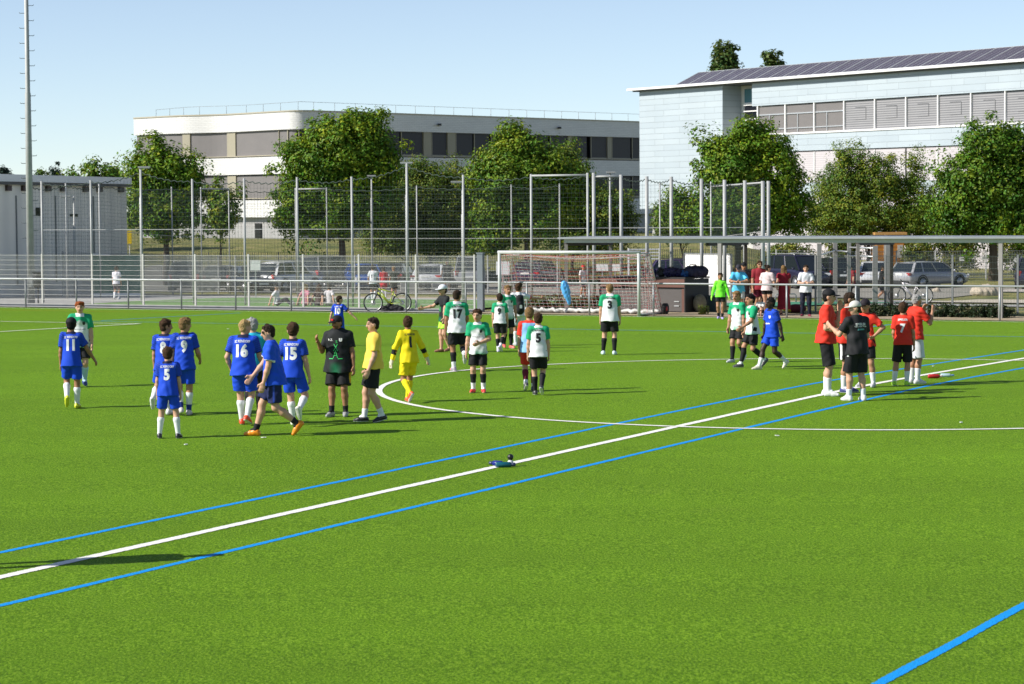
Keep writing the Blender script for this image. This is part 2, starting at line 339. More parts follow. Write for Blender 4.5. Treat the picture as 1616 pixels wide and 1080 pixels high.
# ================================================================ BUILDINGS
def round_poly(pts, rad, n=8):
    P = [np.array(p, float) for p in pts]; out = [P[0]]
    for i in range(1, len(P) - 1):
        r = rad[i - 1]
        if r <= 0: out.append(P[i]); continue
        a = P[i] + (P[i - 1] - P[i]) / np.hypot(*(P[i - 1] - P[i])) * r; b = P[i] + (P[i + 1] - P[i]) / np.hypot(*(P[i + 1] - P[i])) * r
        for t in np.linspace(0, 1, n): out.append((1 - t) ** 2 * a + 2 * t * (1 - t) * P[i] + t * t * b)
    return out + [P[-1]]
def offset(poly, d):                      # positive = towards the camera side (right-hand normal)
    out = []
    for i, p in enumerate(poly):
        t = poly[min(i + 1, len(poly) - 1)] - poly[max(i - 1, 0)]; t = t / np.hypot(*t)
        out.append(p + np.array([t[1], -t[0]]) * d)
    return out
def strip(mb, poly, d_out, d_in, z0, z1, mi=0, smooth=False):
    """solid band following a plan polyline, with uv = (length, height)"""
    o = offset(poly, d_out); i_ = offset(poly, d_in); n = len(poly); s = 0; base = len(mb.v)
    vs = []; S_ = [0]
    for k in range(n):
        if k: S_.append(S_[-1] + np.hypot(*(poly[k] - poly[k - 1])))
        vs += [(*o[k], z0), (*o[k], z1), (*i_[k], z1), (*i_[k], z0)]
    fs = []
    for k in range(n - 1):
        a = 4 * k; b = a + 4
        if not smooth: fs.append((a, b, b + 1, a + 1))
        fs += [(a + 1, b + 1, b + 2, a + 2), (b + 2, b + 3, a + 3, a + 2), (a + 3, b + 3, b, a)]
    fs += [(0, 1, 2, 3), (4 * n - 1, 4 * n - 2, 4 * n - 3, 4 * n - 4)]
    mb.add(vs, fs, mi)
    for k in range(n):
        for q, zz in ((0, z0), (1, z1), (2, z1), (3, z0)): mb.uv[base + 4 * k + q] = (S_[k], zz)
    if smooth:                          # outer face with its own vertices so it shades as a clean curved wall
        b2 = len(mb.v); vs = []
        for k in range(n): vs += [(*o[k], z0), (*o[k], z1)]
        mb.add(vs, [(2 * k, 2 * k + 2, 2 * k + 3, 2 * k + 1) for k in range(n - 1)], mi, True)
        for k in range(n):
            mb.uv[b2 + 2 * k] = (S_[k], z0); mb.uv[b2 + 2 * k + 1] = (S_[k], z1)
def build_uv(mb, name, mats, parent):
    o = mb.build(name, mats, parent); me = o.data; uvl = me.uv_layers.new(name='UVMap')
    for lp in me.loops: uvl.data[lp.index].uv = mb.uv.get(lp.vertex_index, (0, 0))
    return o
def densify(poly, step=1.0):
    out = [poly[0]]
    for a, b in zip(poly[:-1], poly[1:]):
        k = max(1, int(np.hypot(*(b - a)) / step))
        out += [a + (b - a) * j / k for j in range(1, k + 1)]
    return out
def sub_by_px(poly, xa, xb, z=5.0):
    xs = np.array([proj((p[0], p[1], z))[0] for p in poly]); P = np.array(poly)
    f = lambda x: np.array([np.interp(x, xs, P[:, 0]), np.interp(x, xs, P[:, 1])])
    mid = [p for p, x in zip(poly, xs) if xa + 0.3 < x < xb - 0.3]
    return [f(xa)] + mid + [f(xb)]
def xy(px, Yd): p = at(px, 330, Yd); return np.array([p.x, p.y])

WTILE = brick_mat('white_tiles', (0.70, 0.69, 0.665), (0.65, 0.64, 0.62), (0.48, 0.48, 0.46), 0.6, 0.15, 0.012, 0.35)
BEIGE = M('beige_panel', (0.33, 0.30, 0.22), 0.6, var=0.06)
GLASSD = M('dark_glass', (0.012, 0.013, 0.018), 0.08, var=0.2, scale=0.4, spec=0.6)
BLIND = stripe_mat('window_blind', (0.21, 0.195, 0.185), (0.14, 0.13, 0.13), 0.09)
BLINDD = stripe_mat('dark_blind', (0.032, 0.03, 0.036), (0.018, 0.017, 0.02), 0.09)
FRAMED = M('dark_frame', (0.05, 0.05, 0.05), 0.5, var=0.05)
ROOFG = M('roof_gravel', (0.3, 0.29, 0.27), 0.9, var=0.2)
TRIM = M('roof_trim', (0.40, 0.36, 0.27), 0.5, var=0.05)
STEEL = M('galvanised_steel', (0.36, 0.365, 0.36), 0.55, 0.1, var=0.15, scale=3)
STEELD = M('weathered_steel', (0.20, 0.21, 0.21), 0.5, 0.3, var=0.2, scale=4)
CREAMP = M('pale_post_paint', (0.47, 0.46, 0.43), 0.5, 0.0, var=0.1, scale=3)
GREYW = stripe_mat('grey_plaster', (0.36, 0.355, 0.35), (0.33, 0.325, 0.32), 0.3)

def left_building():
    b = thing('office_building', 'long white office building with rounded corner, ribbon windows and roof railing', 'building', tuple(gat(468, 214)))
    raw = [xy(213, 224.5), xy(281, 219.6), xy(358, 217.6), xy(471, 209.3), xy(1075, 248)]
    poly = densify(round_poly(raw, [2.0, 2.0, 2.2], 9), 1.5)
    far = [xy(213, 224.5), xy(340, 262), xy(1075, 300)]
    z = [at(437, y, 211.3).z for y in (177.0, 205, 245, 247, 274.5, 276, 313, 315.5, 343)]
    off = -Vector(b.location)
    def put(mb, name, mats): o = build_uv(mb, name, mats, b); o.location = off; return o
    for (zt, zb) in ((z[0], z[1]), (z[3], z[4]), (z[7], z[8])):
        mb = MB(); strip(mb, poly, 0.0, -0.9, zb, zt, 0, True); put(mb, 'parapet_band', WTILE)
    mb = MB(); strip(mb, poly, 0.06, -1.0, z[0], z[0] + 0.1); put(mb, 'roof_edge', TRIM)
    # roof slab
    mb = MB(); ring = offset(poly, -0.5) + [far[2], far[1]]; vs = [(*p, z[0] - 0.15) for p in ring]; mb.add(vs, [tuple(range(len(vs)))]); put(mb, 'roof', ROOFG)
    # body walls behind the ribbons (dark recess) down to the ground
    mb = MB(); strip(mb, poly, -0.75, -1.2, -1.0, z[0] - 0.2); put(mb, 'inner_wall', FRAMED)
    mb = MB(); strip(mb, [far[0] + np.array([.5, .3]), far[1], far[2]], 0.4, 0, -1, z[0] - 0.2); put(mb, 'rear_wall', GREYW)
    # ground floor, set back, grey
    mb = MB(); strip(mb, poly, -0.55, -0.74, -1.0, z[8]); put(mb, 'ground_floor_wall', GREYW)
    for (xa, xb_) in ((395, 404), (610, 640), (700, 760), (880, 930)):
        q = sub_by_px(poly, xa, xb_); mb = MB(); strip(mb, q, -0.4, -0.56, -0.2, z[8] - 0.5); put(mb, 'window', GLASSD)
    rows = [(z[2], z[1]), (z[6], z[5])]
    L1 = [(214, 287, 0), (300, 357, 0), (371, 405, 0), (405, 438, 0), (439, 452, 0), (454, 468, 0), (471, 500, 1), (503, 534, 1), (537, 565, 1), (568, 602, 1), (605, 634, 1), (636, 670, 1),
          (684, 708, 1), (722, 749, 1), (751, 775, 1), (778, 812, 1), (826, 846, 1), (849, 868, 1), (871, 898, 1), (905, 929, 1), (935, 960, 1), (968, 998, 1), (1000, 1030, 1)]
    for (zb, zt) in rows:
        for (xa, xb_, dk) in L1:
            q = sub_by_px(poly, xa, xb_); mb = MB(); strip(mb, q, -0.22, -0.34, zb + 0.05, zt - 0.02)
            wo = put(mb, 'window', BLINDD if dk else BLIND)
            if dk:
                mb = MB(); strip(mb, q, -0.16, -0.215, zb + 0.05, zb + 0.14); strip(mb, [q[0], q[0] + (q[1] - q[0]) / np.hypot(*(q[1] - q[0])) * .08], -0.16, -0.215, zb + .145, zt); fr = build_uv(mb, 'frame', BEIGE, wo)
        for (xa, xb_) in ((287.5, 299.5), (357.5, 370.5), (438.2, 438.8), (452.5, 453.6), (671, 683), (709, 721), (813, 825), (899, 904), (961, 967)):
            q = sub_by_px(poly, xa, xb_); mb = MB(); strip(mb, q, -0.12, -0.4, zb, zt); put(mb, 'pillar_panel', BEIGE)
        mb = MB(); strip(mb, poly, 0.03, -0.6, zb - 0.03, zb + 0.04); put(mb, 'window_sill', TRIM)
    # roof railing
    mb = MB(); q = offset(densify(round_poly([xy(222, 226), raw[1], raw[2], raw[3], raw[4]], [2, 2, 2.2], 9), 1.2), -1.6); zr = z[0]
    mb.tube([(*p, zr + 0.85) for p in q], 0.014, 5)
    acc = 0; last = q[0]; mb.cyl((*q[0], zr - .15), (*q[0], zr + .85), 0.018, 5)
    for p in q[1:]:
        acc += np.hypot(*(p - last)); last = p
        if acc > 2.2: acc = 0; mb.cyl((*p, zr - .15), (*p, zr + .85), 0.018, 5)
    put(mb, 'roof_railing', STEELD)
    for (x, y) in ((693, 197), (882, 202)):
        q = sub_by_px(poly, x - 2, x + 2); mb = MB(); p = (q[0] + q[-1]) / 2; zz = at(x, y, p[1]).z
        mb.box((p[0] + .1, p[1] - .12, zz), (.3, .3, .18)); mb.cyl((p[0] + .1, p[1] - .28, zz), (p[0] + .15, p[1] - .5, zz - .05), .07, 8); put(mb, 'security_camera', FRAMED)
left_building()

CLAD = brick_mat('pale_blue_cladding', (0.435, 0.495, 0.53), (0.395, 0.455, 0.495), (0.30, 0.345, 0.375), 3.4, 0.46, 0.022, 0.45, 0.37)
WMETAL = M('white_metal', (0.78, 0.77, 0.75), 0.4, var=0.05)
SLAT = stripe_mat('silver_louvre', (0.34, 0.335, 0.34), (0.15, 0.15, 0.16), 0.16)
SLATW = stripe_mat('white_louvre', (0.54, 0.505, 0.515), (0.44, 0.41, 0.42), 0.16)
PV = M('solar_cell', (0.075, 0.065, 0.085), 0.25, var=0.2, scale=0.8, spec=0.8)
ALU = M('aluminium', (0.6, 0.6, 0.6), 0.35, 0.6, var=0.06)
TEALG = M('teal_glass', (0.10, 0.25, 0.30), 0.08, var=0.15, scale=.5, spec=0.8)
def right_building():
    A = xy(1009.5, 209.0); B = xy(1616, 171.0); t = (B - A) / np.hypot(*(B - A)); E_ = B + t * 22
    b = thing('school_building', 'pale blue panelled building with louvred ribbon windows and solar roof', 'building', (A[0], A[1], float(gz(*A))))
    off = -Vector(b.location)
    def put(mb, name, mats): o = build_uv(mb, name, mats, b); o.location = off; return o
    poly = densify([A, E_], 2.0)
    Yx = lambda x: sub_by_px(poly, x, x + .5)[0][1]
    zr = at(1195, 131.5, Yx(1195)).z; w1t = at(1195, 167.5, Yx(1195)).z; w1b = at(1195, 213, Yx(1195)).z
    w2t = at(1300, 237, Yx(1300)).z; w2b = w2t - (w1t - w1b) - 0.2; lob = at(1040, 330, Yx(1040)).z
    s1, s2 = 1140.6, 1187.0
    P1 = sub_by_px(poly, 1009.6, s1); P2 = sub_by_px(poly, s2, 4000); P2 = [p for p in poly if proj((*p, 5))[0] > s2]; P2 = [sub_by_px(poly, s2, s2 + 1)[0]] + P2
    mb = MB(); strip(mb, P1, 0, -8, lob, zr); put(mb, 'end_wall', CLAD)
    mb = MB(); strip(mb, P2, 0, -.35, w1t, zr); put(mb, 'cladding_band', CLAD)
    mb = MB(); strip(mb, P2, 0, -.35, w2t, w1b); put(mb, 'cladding_band', CLAD)
    mb = MB(); strip(mb, P2, 0, -.35, w2b - 1.0, w2b); put(mb, 'cladding_band', CLAD)
    mb = MB(); strip(mb, P2, -0.05, -.35, -1.6, w2b - 1.0); put(mb, 'ground_floor_wall', SLATW)
    mb = MB(); strip(mb, P2, -.8, -9, -1.6, zr); put(mb, 'inner_wall', CLAD)
    # narrow stair slot
    slot = sub_by_px(poly, s1 + .2, s2 - .2)
    mb = MB(); strip(mb, slot, -1.8, -6, -1.5, zr); put(mb, 'slot_wall', WMETAL)
    g = sub_by_px(poly, 1149, s2 - .4); za, zb = at(1170, 139, Yx(1170)).z, at(1170, 163, Yx(1170)).z
    mb = MB(); strip(mb, g, -1.6, -1.79, zb, za); wo = put(mb, 'window', TEALG)
    mb = MB(); strip(mb, g, -1.5, -1.59, zb - .12, zb + .1); put(mb, 'window_frame', WMETAL)
    mb = MB(); strip(mb, g, -1.62, -1.79, zb - 1.15, zb - .15); put(mb, 'window', GLASSD)
    mb = MB(); strip(mb, g, -1.5, -1.61, zb - .6, zb - .52); strip(mb, g, -1.5, -1.61, zb - 1.2, zb - 1.12); put(mb, 'window_frame', WMETAL)
    # under the raised end: dark recess with a column
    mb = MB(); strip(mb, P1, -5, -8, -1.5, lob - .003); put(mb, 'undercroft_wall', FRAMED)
    for x in (1024, 1100):
        p = sub_by_px(poly, x, x + 1)[0] + np.array([.6, .9]); mb = MB(); mb.cyl((*p, -1.5), (*p, lob - .004), .28, 14); put(mb, 'column', CONC)
    # roof slab with overhang, dark soffit
    ridge = offset([A - t * 1.2, E_], 1.1)
    mb = MB(); strip(mb, [A - t * .9, E_], .62, -12, zr + .10, zr + .27); put(mb, 'roof', WMETAL)
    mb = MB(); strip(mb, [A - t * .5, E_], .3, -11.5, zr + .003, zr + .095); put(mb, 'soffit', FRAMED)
    # upper ribbon: louvred windows
    xs = [1195, 1238.5, 1284, 1331, 1379.5, 1428.6, 1479, 1531, 1585, 1642, 1700, 1760]
    for k in range(len(xs) - 1):
        q = sub_by_px(poly, xs[k] + .8, xs[k + 1] - .8)
        mb = MB(); strip(mb, q, -.16, -.3, w1b + .05, w1t - .05); wo = put(mb, 'window', SLAT if k > 2 else BLIND)
        mb = MB(); d = (q[-1] - q[0]); L_ = np.hypot(*d); d = d / L_
        if k < 3:
            strip(mb, [q[0] + d * .02, q[-1] - d * .02], -.09, -.155, w1t - .75, w1t - .66); strip(mb, [q[0] + d * L_ * .4, q[0] + d * (L_ * .4 + .07)], -.09, -.155, w1b + .1, w1t - .76); strip(mb, [q[0] + d * .02, q[-1] - d * .02], -.09, -.155, w1b + .35, w1b + .42)
            build_uv(mb, 'frame', ALU, wo)
        else:
            a_, b_ = q[0] + d * L_ * .33, q[0] + d * L_ * .68
            h0, h1 = w1b + .75, w1t - .55
            strip(mb, [a_, b_], -.14, -.158, h1, h1 + .03); strip(mb, [a_, b_], -.14, -.158, h0, h0 + .03); strip(mb, [b_, b_ + d * .05], -.14, -.158, h0, h1)
            build_uv(mb, 'frame', M('grey_frame', (.13, .13, .135), .5, var=.05), wo)
        mb = MB(); qq = sub_by_px(poly, xs[k] - .8, xs[k] + .8); strip(mb, qq, -.02, -.3, w1b + .05, w1t); put(mb, 'mullion', WMETAL)
    mb = MB(); strip(mb, P2, .08, -.3, w1b - .08, w1b + .045); put(mb, 'window_sill', WMETAL)
    # lower ribbon
    xs = [1189, 1240, 1284, 1330, 1379, 1428, 1478, 1530, 1585, 1640, 1700]
    for k in range(len(xs) - 1):
        q = sub_by_px(poly, xs[k] + .6, xs[k + 1] - .6); mb = MB(); strip(mb, q, -.12, -.3, w2b + .02, w2t - .08); put(mb, 'window', SLATW)
        qq = sub_by_px(poly, xs[k] - .5, xs[k] + .5); mb = MB(); strip(mb, qq, -.05, -.3, w2b + .02, w2t - .08); put(mb, 'mullion', FRAMED if k % 2 else WMETAL)
    # solar modules standing tilted on the roof
    q0 = sub_by_px(poly, 1062, 1063)[0]; nrm = np.array([t[1], -t[0]])
    L_ = np.hypot(*(E_ - q0)); n = 40; step = 1.72; up = 0.98; leanb = 1.45
    for k in range(n):
        a = q0 + t * step * k + nrm * -.3; c = a + t * (step - .04)
        a2, c2 = a - nrm * leanb + t * 1.15, c - nrm * leanb + t * 1.15
        z0, z1 = zr + .34, zr + .34 + up; mb = MB()
        va = [Vector((*a, z0)), Vector((*c, z0)), Vector((*c2, z1)), Vector((*a2, z1))]
        nn = (va[1] - va[0]).cross(va[3] - va[0]).normalized(); mb.add(va + [p - nn * .04 for p in va], [(0, 1, 2, 3), (7, 6, 5, 4), (0, 4, 5, 1), (1, 5, 6, 2), (2, 6, 7, 3), (3, 7, 4, 0)])
        o = put(mb, 'solar_panel', PV)
        mb = MB()
        for (p, r_) in ((va[0], va[1]), (va[1], va[2]), (va[2], va[3]), (va[3], va[0])): mb.bar(p + nn * .012, r_ + nn * .012, .05, .03)
        for f_ in (.33, .66): mb.bar(va[0].lerp(va[1], f_) + nn * .008, va[3].lerp(va[2], f_) + nn * .008, .012, .01)
        mb.bar(va[3] - nn * .05, (va[3].x, va[3].y, zr + .42), .05); build_uv(mb, 'panel_frame', ALU, o)
right_building()

WAREW = stripe_mat('grey_corrugated_metal', (0.85, 0.80, 0.70), (0.74, 0.70, 0.62), 0.30, axis='X')
def warehouse():
    A = xy(-60, 108); B = xy(200, 127); t = (B - A) / np.hypot(*(B - A)); n = np.array([-t[1], t[0]])
    zt = at(200, 291, 127).z; g = -1.3; b = thing('warehouse', 'grey corrugated metal hall with white roof edge left of the trees', 'building', (B[0], B[1], g)); off = -Vector(b.location)
    def put(mb, name, mats): o = build_uv(mb, name, mats, b); o.location = off; return o
    mb = MB(); strip(mb, [A, B, B + n * 14], 0, -.3, g + 1.35, zt); put(mb, 'wall', WAREW)
    mb = MB(); strip(mb, [A, B, B + n * 14], .05, -.3, g, g + 1.35); put(mb, 'plinth', M('plinth_grey', (.62, .61, .58), .8, var=.1))
    mb = MB(); strip(mb, [A, B + t * .05, B + t * .05 + n * 14], .25, -.3, zt, zt + .32); put(mb, 'roof_edge', WMETAL)
    mb = MB(); vs = [(*A, zt + .25), (*B, zt + .25), (*(B + n * 14), zt + .25), (*(A + n * 14), zt + .25)]; mb.add(vs, [(0, 1, 2, 3)]); put(mb, 'roof', ROOFG)
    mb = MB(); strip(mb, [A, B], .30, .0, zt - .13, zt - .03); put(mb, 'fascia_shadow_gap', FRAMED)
    for x in (11, 36, 74, 97, 133, 155, 189):
        q = sub_by_px(densify([A, B], 1), x - 3.5, x + 3.5); mb = MB(); strip(mb, q, .12, .002, zt - .40, zt - .16); put(mb, 'vent', M('vent_brown', (.06, .035, .03), .6))
    for (xa, xb_, ya, yb) in ((55, 62, 328, 341), (109, 121, 338, 342)):
        q = sub_by_px(densify([A, B], 1), xa, xb_); mb = MB(); strip(mb, q, .03, -.1, at(xa, yb, q[0][1]).z, at(xa, ya, q[0][1]).z); put(mb, 'window', GLASSD)
    for x in (24, 86, 146):
        q = sub_by_px(densify([A, B], 1), x - .5, x + .5); mb = MB(); strip(mb, q, .05, .002, g + 1.4, zt - .6); put(mb, 'downpipe', STEELD)
warehouse()
# ================================================================ RAIL, FENCES, NETS
RAILM = M('rail_steel', (0.30, 0.315, 0.32), 0.45, 0.3, var=0.12, scale=2)
def handrail():
    u0, u1, st = -52.05, 8.0, 2.36
    b = thing('barrier_rail', 'long waist-high galvanised handrail along the far touchline', 'railing', tuple(UV(-25, 32.9)))
    off = -Vector(b.location); n = int((u1 - u0) / st)
    mb = MB(); mb.tube([UV(u0 + (u1 - u0) * i / 60, 32.9, 1.08) for i in range(61)], 0.033, 8); o = mb.build('rail', RAILM, b); o.location = off
    for k in range(n + 1):
        mb = MB(); p = UV(u0 + st * k + .02, 32.9); mb.cyl(p - Vector((0, 0, .1)), p + Vector((0, 0, 1.06)), 0.032, 8); o = mb.build('post', STEELD if p.x < 0 else RAILM, b); o.location = off
handrail()
def mesh_panel(mb, a, b, z0, z1, dv=0.05, dh=0.2, rv=0.0036, rh=0.0052, dbl=0.02):
    """double-rod mesh between two ground points: vertical rods and paired horizontal rods"""
    a, b = Vector(a), Vector(b); L_ = (Vector((b.x, b.y)) - Vector((a.x, a.y))).length; n = max(1, int(L_ / dv)); d = (b - a); d.z = 0; d.normalize(); nn = Vector((-d.y, d.x, 0))
    for i in range(1, n):
        p = a.lerp(b, i / n); mb.bar(p + Vector((0, 0, z0)), p + Vector((0, 0, z1)), 2 * rv)
    k = int(round((z1 - z0) / dh))
    for j in range(k + 1):
        z = z0 + .03 + (z1 - z0 - .06) * j / k
        for s_ in (-1, 1): mb.bar(a + nn * s_ * dbl + Vector((0, 0, z)), b + nn * s_ * dbl + Vector((0, 0, z)), 2.4 * rh, 2 * rh)
def mat_fence(name, label, cat, pts, h, pm, mm, pw=0.06, **kw):
    """posts at the given ground points with mesh panels between them"""
    b = thing(name, label, cat, tuple(pts[len(pts) // 2])); off = -Vector(b.location)
    for p in pts:
        mb = MB(); mb.box(Vector(p) + Vector((0, 0, h / 2 - .05)), (pw, pw * .8, h + .1), AX * -1); o = mb.build('post', pm, b); o.location = off
    for p, q in zip(pts[:-1], pts[1:]):
        mb = MB(); mesh_panel(mb, p, q, 0.05, h - 0.03, **kw); o = mb.build('mesh_panel', mm, b); o.location = off
    return b
u_end = guv(772, 491.5)[0]
fpts = [UV(u_end - 2.335 * k, 33.95) for k in range(13)]
mat_fence('mesh_fence', 'pale double-rod mesh fence behind the handrail on the left', 'fence', fpts[::-1], 2.02, CREAMP, CREAMP)
mb = MB(); p = UV(u_end + .25, 33.95); mb.box(p + Vector((0, 0, 1.0)), (.22, .16, 2.1), -AX); mb.box(p + Vector((0, 0, 2.07)), (.26, .2, .04), -AX)
tag(mb.build('gate_post', M('gate_post_grey', (.17, .19, .21), .5, .3, var=.1)), 'thick dark grey gate post at the right end of the pale mesh fence', 'post')
# low kerb under the fence
mb = MB()
for k in range(12): mb.bar(fpts[k] + Vector((0, 0, .05)), fpts[k + 1] + Vector((0, 0, .05)), .12, .14)
struct(mb.build('fence_kerb', CONC))
# near fence on the right, darker and finer
rp = [gp(x, y) + Vector((0, 0, 0)) for x, y in ((1287, 492), (1397, 492.5), (1503, 493), (1606, 494), (1712, 495))]
mat_fence('green_mesh_fence', 'thin dark green mesh fence behind the players in red', 'fence', rp, 1.95, STEELD, M('dark_green_wire', (.10, .13, .11), .5, .2, var=.1), rv=.003, rh=.0035, dh=.2)

NETM = M('ball_net_cord', (0.03, 0.05, 0.04), 0.7, var=0.0)
def ball_net(name, label, bases, tops, bars=(), lamps=(), cell=0.15, pr=0.045):
    """tall posts (base point, top pixel row) carrying a cord net"""
    b = thing(name, label, 'net fence', tuple(bases[0])); off = -Vector(b.location); H = []
    for p, yt in zip(bases, tops):
        px = proj(p)[0]; zt = at(px, yt, p.y).z; H.append(zt)
        mb = MB(); mb.cyl(p - Vector((0, 0, .1)), (p.x, p.y, zt), pr, 10); o = mb.build('post', STEEL, b); o.location = off
    for (i, j) in bars:
        mb = MB(); z = min(H[i], H[j]) - .06; mb.cyl((bases[i].x, bases[i].y, z), (bases[j].x, bases[j].y, z), .038, 8); o = mb.build('cross_bar', STEEL, b); o.location = off
    mb = MB(); c = .0055
    for i in range(len(bases) - 1):
        a, d = bases[i], bases[i + 1]; L_ = (d - a).length; n = max(2, int(L_ / cell)); zt = [H[i] - .1, H[i + 1] - .1]
        for k in range(1, n):
            t = k / n; p = a.lerp(d, t); sag = -.12 * 4 * t * (1 - t) + .03 * math.sin(k * 1.1)
            mb.bar(p + Vector((0, 0, 1.6)), (p.x, p.y, zt[0] + (zt[1] - zt[0]) * t + sag), c)
        zz = 1.6
        while zz < min(zt) - a.z - .15:
            mb.bar(a + Vector((0, 0, zz)), d + Vector((0, 0, zz)), c); zz += cell
        pts = []
        for k in range(25):
            t = k / 24; pts.append((a.x + (d.x - a.x) * t, a.y + (d.y - a.y) * t, zt[0] + (zt[1] - zt[0]) * t - .12 * 4 * t * (1 - t) + .035 * math.sin(k * 2.1)))
        mb.tube(pts, .018, 4)
        zm = (1.6 + 2.9)
    o = mb.build('net', NETM, b); o.location = off
    mb = MB()
    for i in range(len(bases) - 1): mb.bar(bases[i] + Vector((0, 0, 2.9)), bases[i + 1] + Vector((0, 0, 2.9)), .02)
    o = mb.build('wire', STEEL, b); o.location = off
    return b
fa = [(68.6, 478, 286), (146, 479, 284.5), (225, 480, 268), (306, 481, 282.6), (387.6, 482.6, 281.6), (471, 484, 280), (557, 485, 279), (644, 486.5, 258), (732.6, 488, 276), (839.5, 489, 275), (928.4, 490, 273)]
ball_net('ball_net', 'tall front row of steel posts carrying a dark ball net', [gp(x, y) for x, y, _ in fa], [t for *_, t in fa], bars=((9, 10),))
fb = [(53, 472, 293), (106.5, 471.5, 289.5), (159, 470, 290.7), (273, 465.5, 295), (319, 464, 295.7), (363, 463, 297), (468, 463, 297), (517, 463.5, 296), (659, 465, 293), (808, 466.5, 291.5), (884, 467.5, 290)]
ball_net('ball_net', 'shorter rear row of steel posts carrying a ball net beyond the little court', [gp(x, y) for x, y, _ in fb], [t for *_, t in fb], bars=((4, 5), (6, 7)), pr=.036)
fc = [(938, 486, 273), (981, 486, 276), (1021.5, 486.5, 278.5), (1060, 487, 279), (1107.7, 487.5, 282.5), (1144, 488, 284), (1176, 488, 285)]
ball_net('ball_net', 'right group of pale square net posts behind the goal and shed', [gp(x, y) for x, y, _ in fc], [t for *_, t in fc], bars=((0, 1),), pr=.066)
fd = [(1042, 470, 288.5), (1122.5, 471, 287), (1206, 478, 286)]
ball_net('ball_net', 'thin dark net posts with top bar in front of the right maple', [gp(x, y) for x, y, _ in fd], [t for *_, t in fd], bars=((1, 2),), pr=.04)
mb = MB(); p = gp(1204, 480); z = at(1204, 286, p.y).z; mb.cyl(p, (p.x, p.y, z), .07, 10); mb.cyl(p + Vector((.22, 0, 0)), (p.x + .22, p.y, z), .07, 10)
for k in range(28): mb.bar((p.x, p.y - .02, p.z + .1 + k * .17), (p.x + .22, p.y - .02, p.z + .1 + k * .17), .02)
tag(mb.build('lattice_mast', STEEL), 'twin-tube lattice mast at the right end of the net posts', 'mast')
# back fence of the court and the picket line along the car park
bp_ = [gp(x, y) for x, y in ((100, 469), (225, 466.5), (345, 463), (372, 462.6), (470, 462), (560, 462), (660, 462), (770, 463), (880, 464))]
mat_fence('court_fence', 'rear double-rod fence of the little court with grey posts', 'fence', bp_, 2.0, STEEL, M('grey_wire', (.34, .36, .36), .5, .3, var=.1), pw=.07, dv=.06)
pk = [gat(x, 157) for x in (225, 330, 440, 545, 650, 760, 870, 980, 1090, 1200)]
mat_fence('picket_fence', 'dark bar fence along the foot of the grassy bank', 'fence', pk, 1.7, FRAMED, FRAMED, dv=.13, dh=1.5, rv=.012)
fk = [gat(x, 156) for x in (1225, 1290, 1351, 1415, 1476, 1556, 1640, 1730)]
mat_fence('car_park_fence', 'grey mesh fence behind the parked cars on the right', 'fence', fk, 1.75, STEEL, M('grey_wire', (.34, .36, .36), .5, .3, var=.1), pw=.08, dv=.1, dh=.25, rv=.007, rh=.008)
for x, y, lb in ((1518, 409, 'left of three white notices on the far car park fence'), (1553, 408, 'middle of three white notices on the far car park fence'), (1604, 411, 'tilted right of three white notices on the far car park fence')):
    p = at(x, y, 155.7); mb = MB(); rz = Matrix.Rotation(.5 if x > 1600 else 0, 3, 'Y'); mb.box(p, (.30, .02, .24), mat=rz); mb.box(p + Vector((0, -.012, .0)), (.2, .01, .02), mi=1, mat=rz); mb.box(p + Vector((0, -.012, .06)), (.2, .01, .02), mi=1, mat=rz)
    tag(mb.build('notice', [WMETAL, STEELD]), lb, 'sign', 'notices on the far fence')

# floodlight mast with climbing pegs
def mast():
    p = gp(49.4, 481.5); b = thing('floodlight_mast', 'tall tapering steel mast with climbing pegs left of the pitch', 'mast', tuple(p)); o_ = -Vector(p)
    mb = MB(); mb.tube([p - Vector((0, 0, .1)), p + Vector((0, 0, 8.2)), p + Vector((0, 0, 8.25)), p + Vector((0, 0, 16))], [.155, .115, .095, .07], 16); o = mb.build('pole', STEEL, b); o.location = o_
    for k in range(36):
        z = 2.6 + k * .29; mb = MB(); s_ = 1 if k % 2 else -1; r_ = .15 - .005 * z
        mb.tube([p + Vector((s_ * r_ * .7, 0, z)), p + Vector((s_ * (r_ + .17), 0, z)), p + Vector((s_ * (r_ + .19), 0, z + .04))], .012, 5); o = mb.build('climbing_peg', STEELD, b); o.location = o_
    mb = MB(); mb.box(p + Vector((.0, -.17, .9)), (.18, .06, .4)); o = mb.build('access_hatch', STEEL, b); o.location = o_
mast()
# slim lamp posts in the court
def lamp(x, y, yt, Yd, dx, label):
    p = gp(x, y) if Yd is None else gat(x, Yd); z = at(x, yt, p.y).z; b = thing('street_lamp', label, 'lamp', tuple(p), 0, 'lamps around the court'); o_ = -Vector(p)
    mb = MB(); mb.tube([p, (p.x, p.y, z - 1.2), (p.x, p.y, z - 1.18), (p.x, p.y, z)], [.06, .06, .04, .04], 8); o = mb.build('pole', STEEL, b); o.location = o_
    mb = MB(); mb.box((p.x + dx, p.y, z), (.46, .26, .06)); mb.box((p.x + dx, p.y, z - .045), (.38, .2, .03)); o = mb.build('lamp_head', STEEL, b); o.location = o_
lamp(224.5, 479, 264, None, .15, 'lamp with flat white head on the tall post by the left maple')
lamp(588, 463, 277.5, None, 0, 'lamp with flat mushroom head in front of the big central maple')
lamp(643.5, 485.5, 257, None, 0, 'tallest lamp with twin white heads on a net post')
lamp(963.5, 466, 272, None, .05, 'lamp with flat head right of the goal between net posts')
lamp(119, 469, 310, None, -.35, 'lamp with one-sided arm in front of the grey hall')
lamp(731.5, 486.5, 287, None, -.2, 'small bracket lamp on the net post left of the goal')
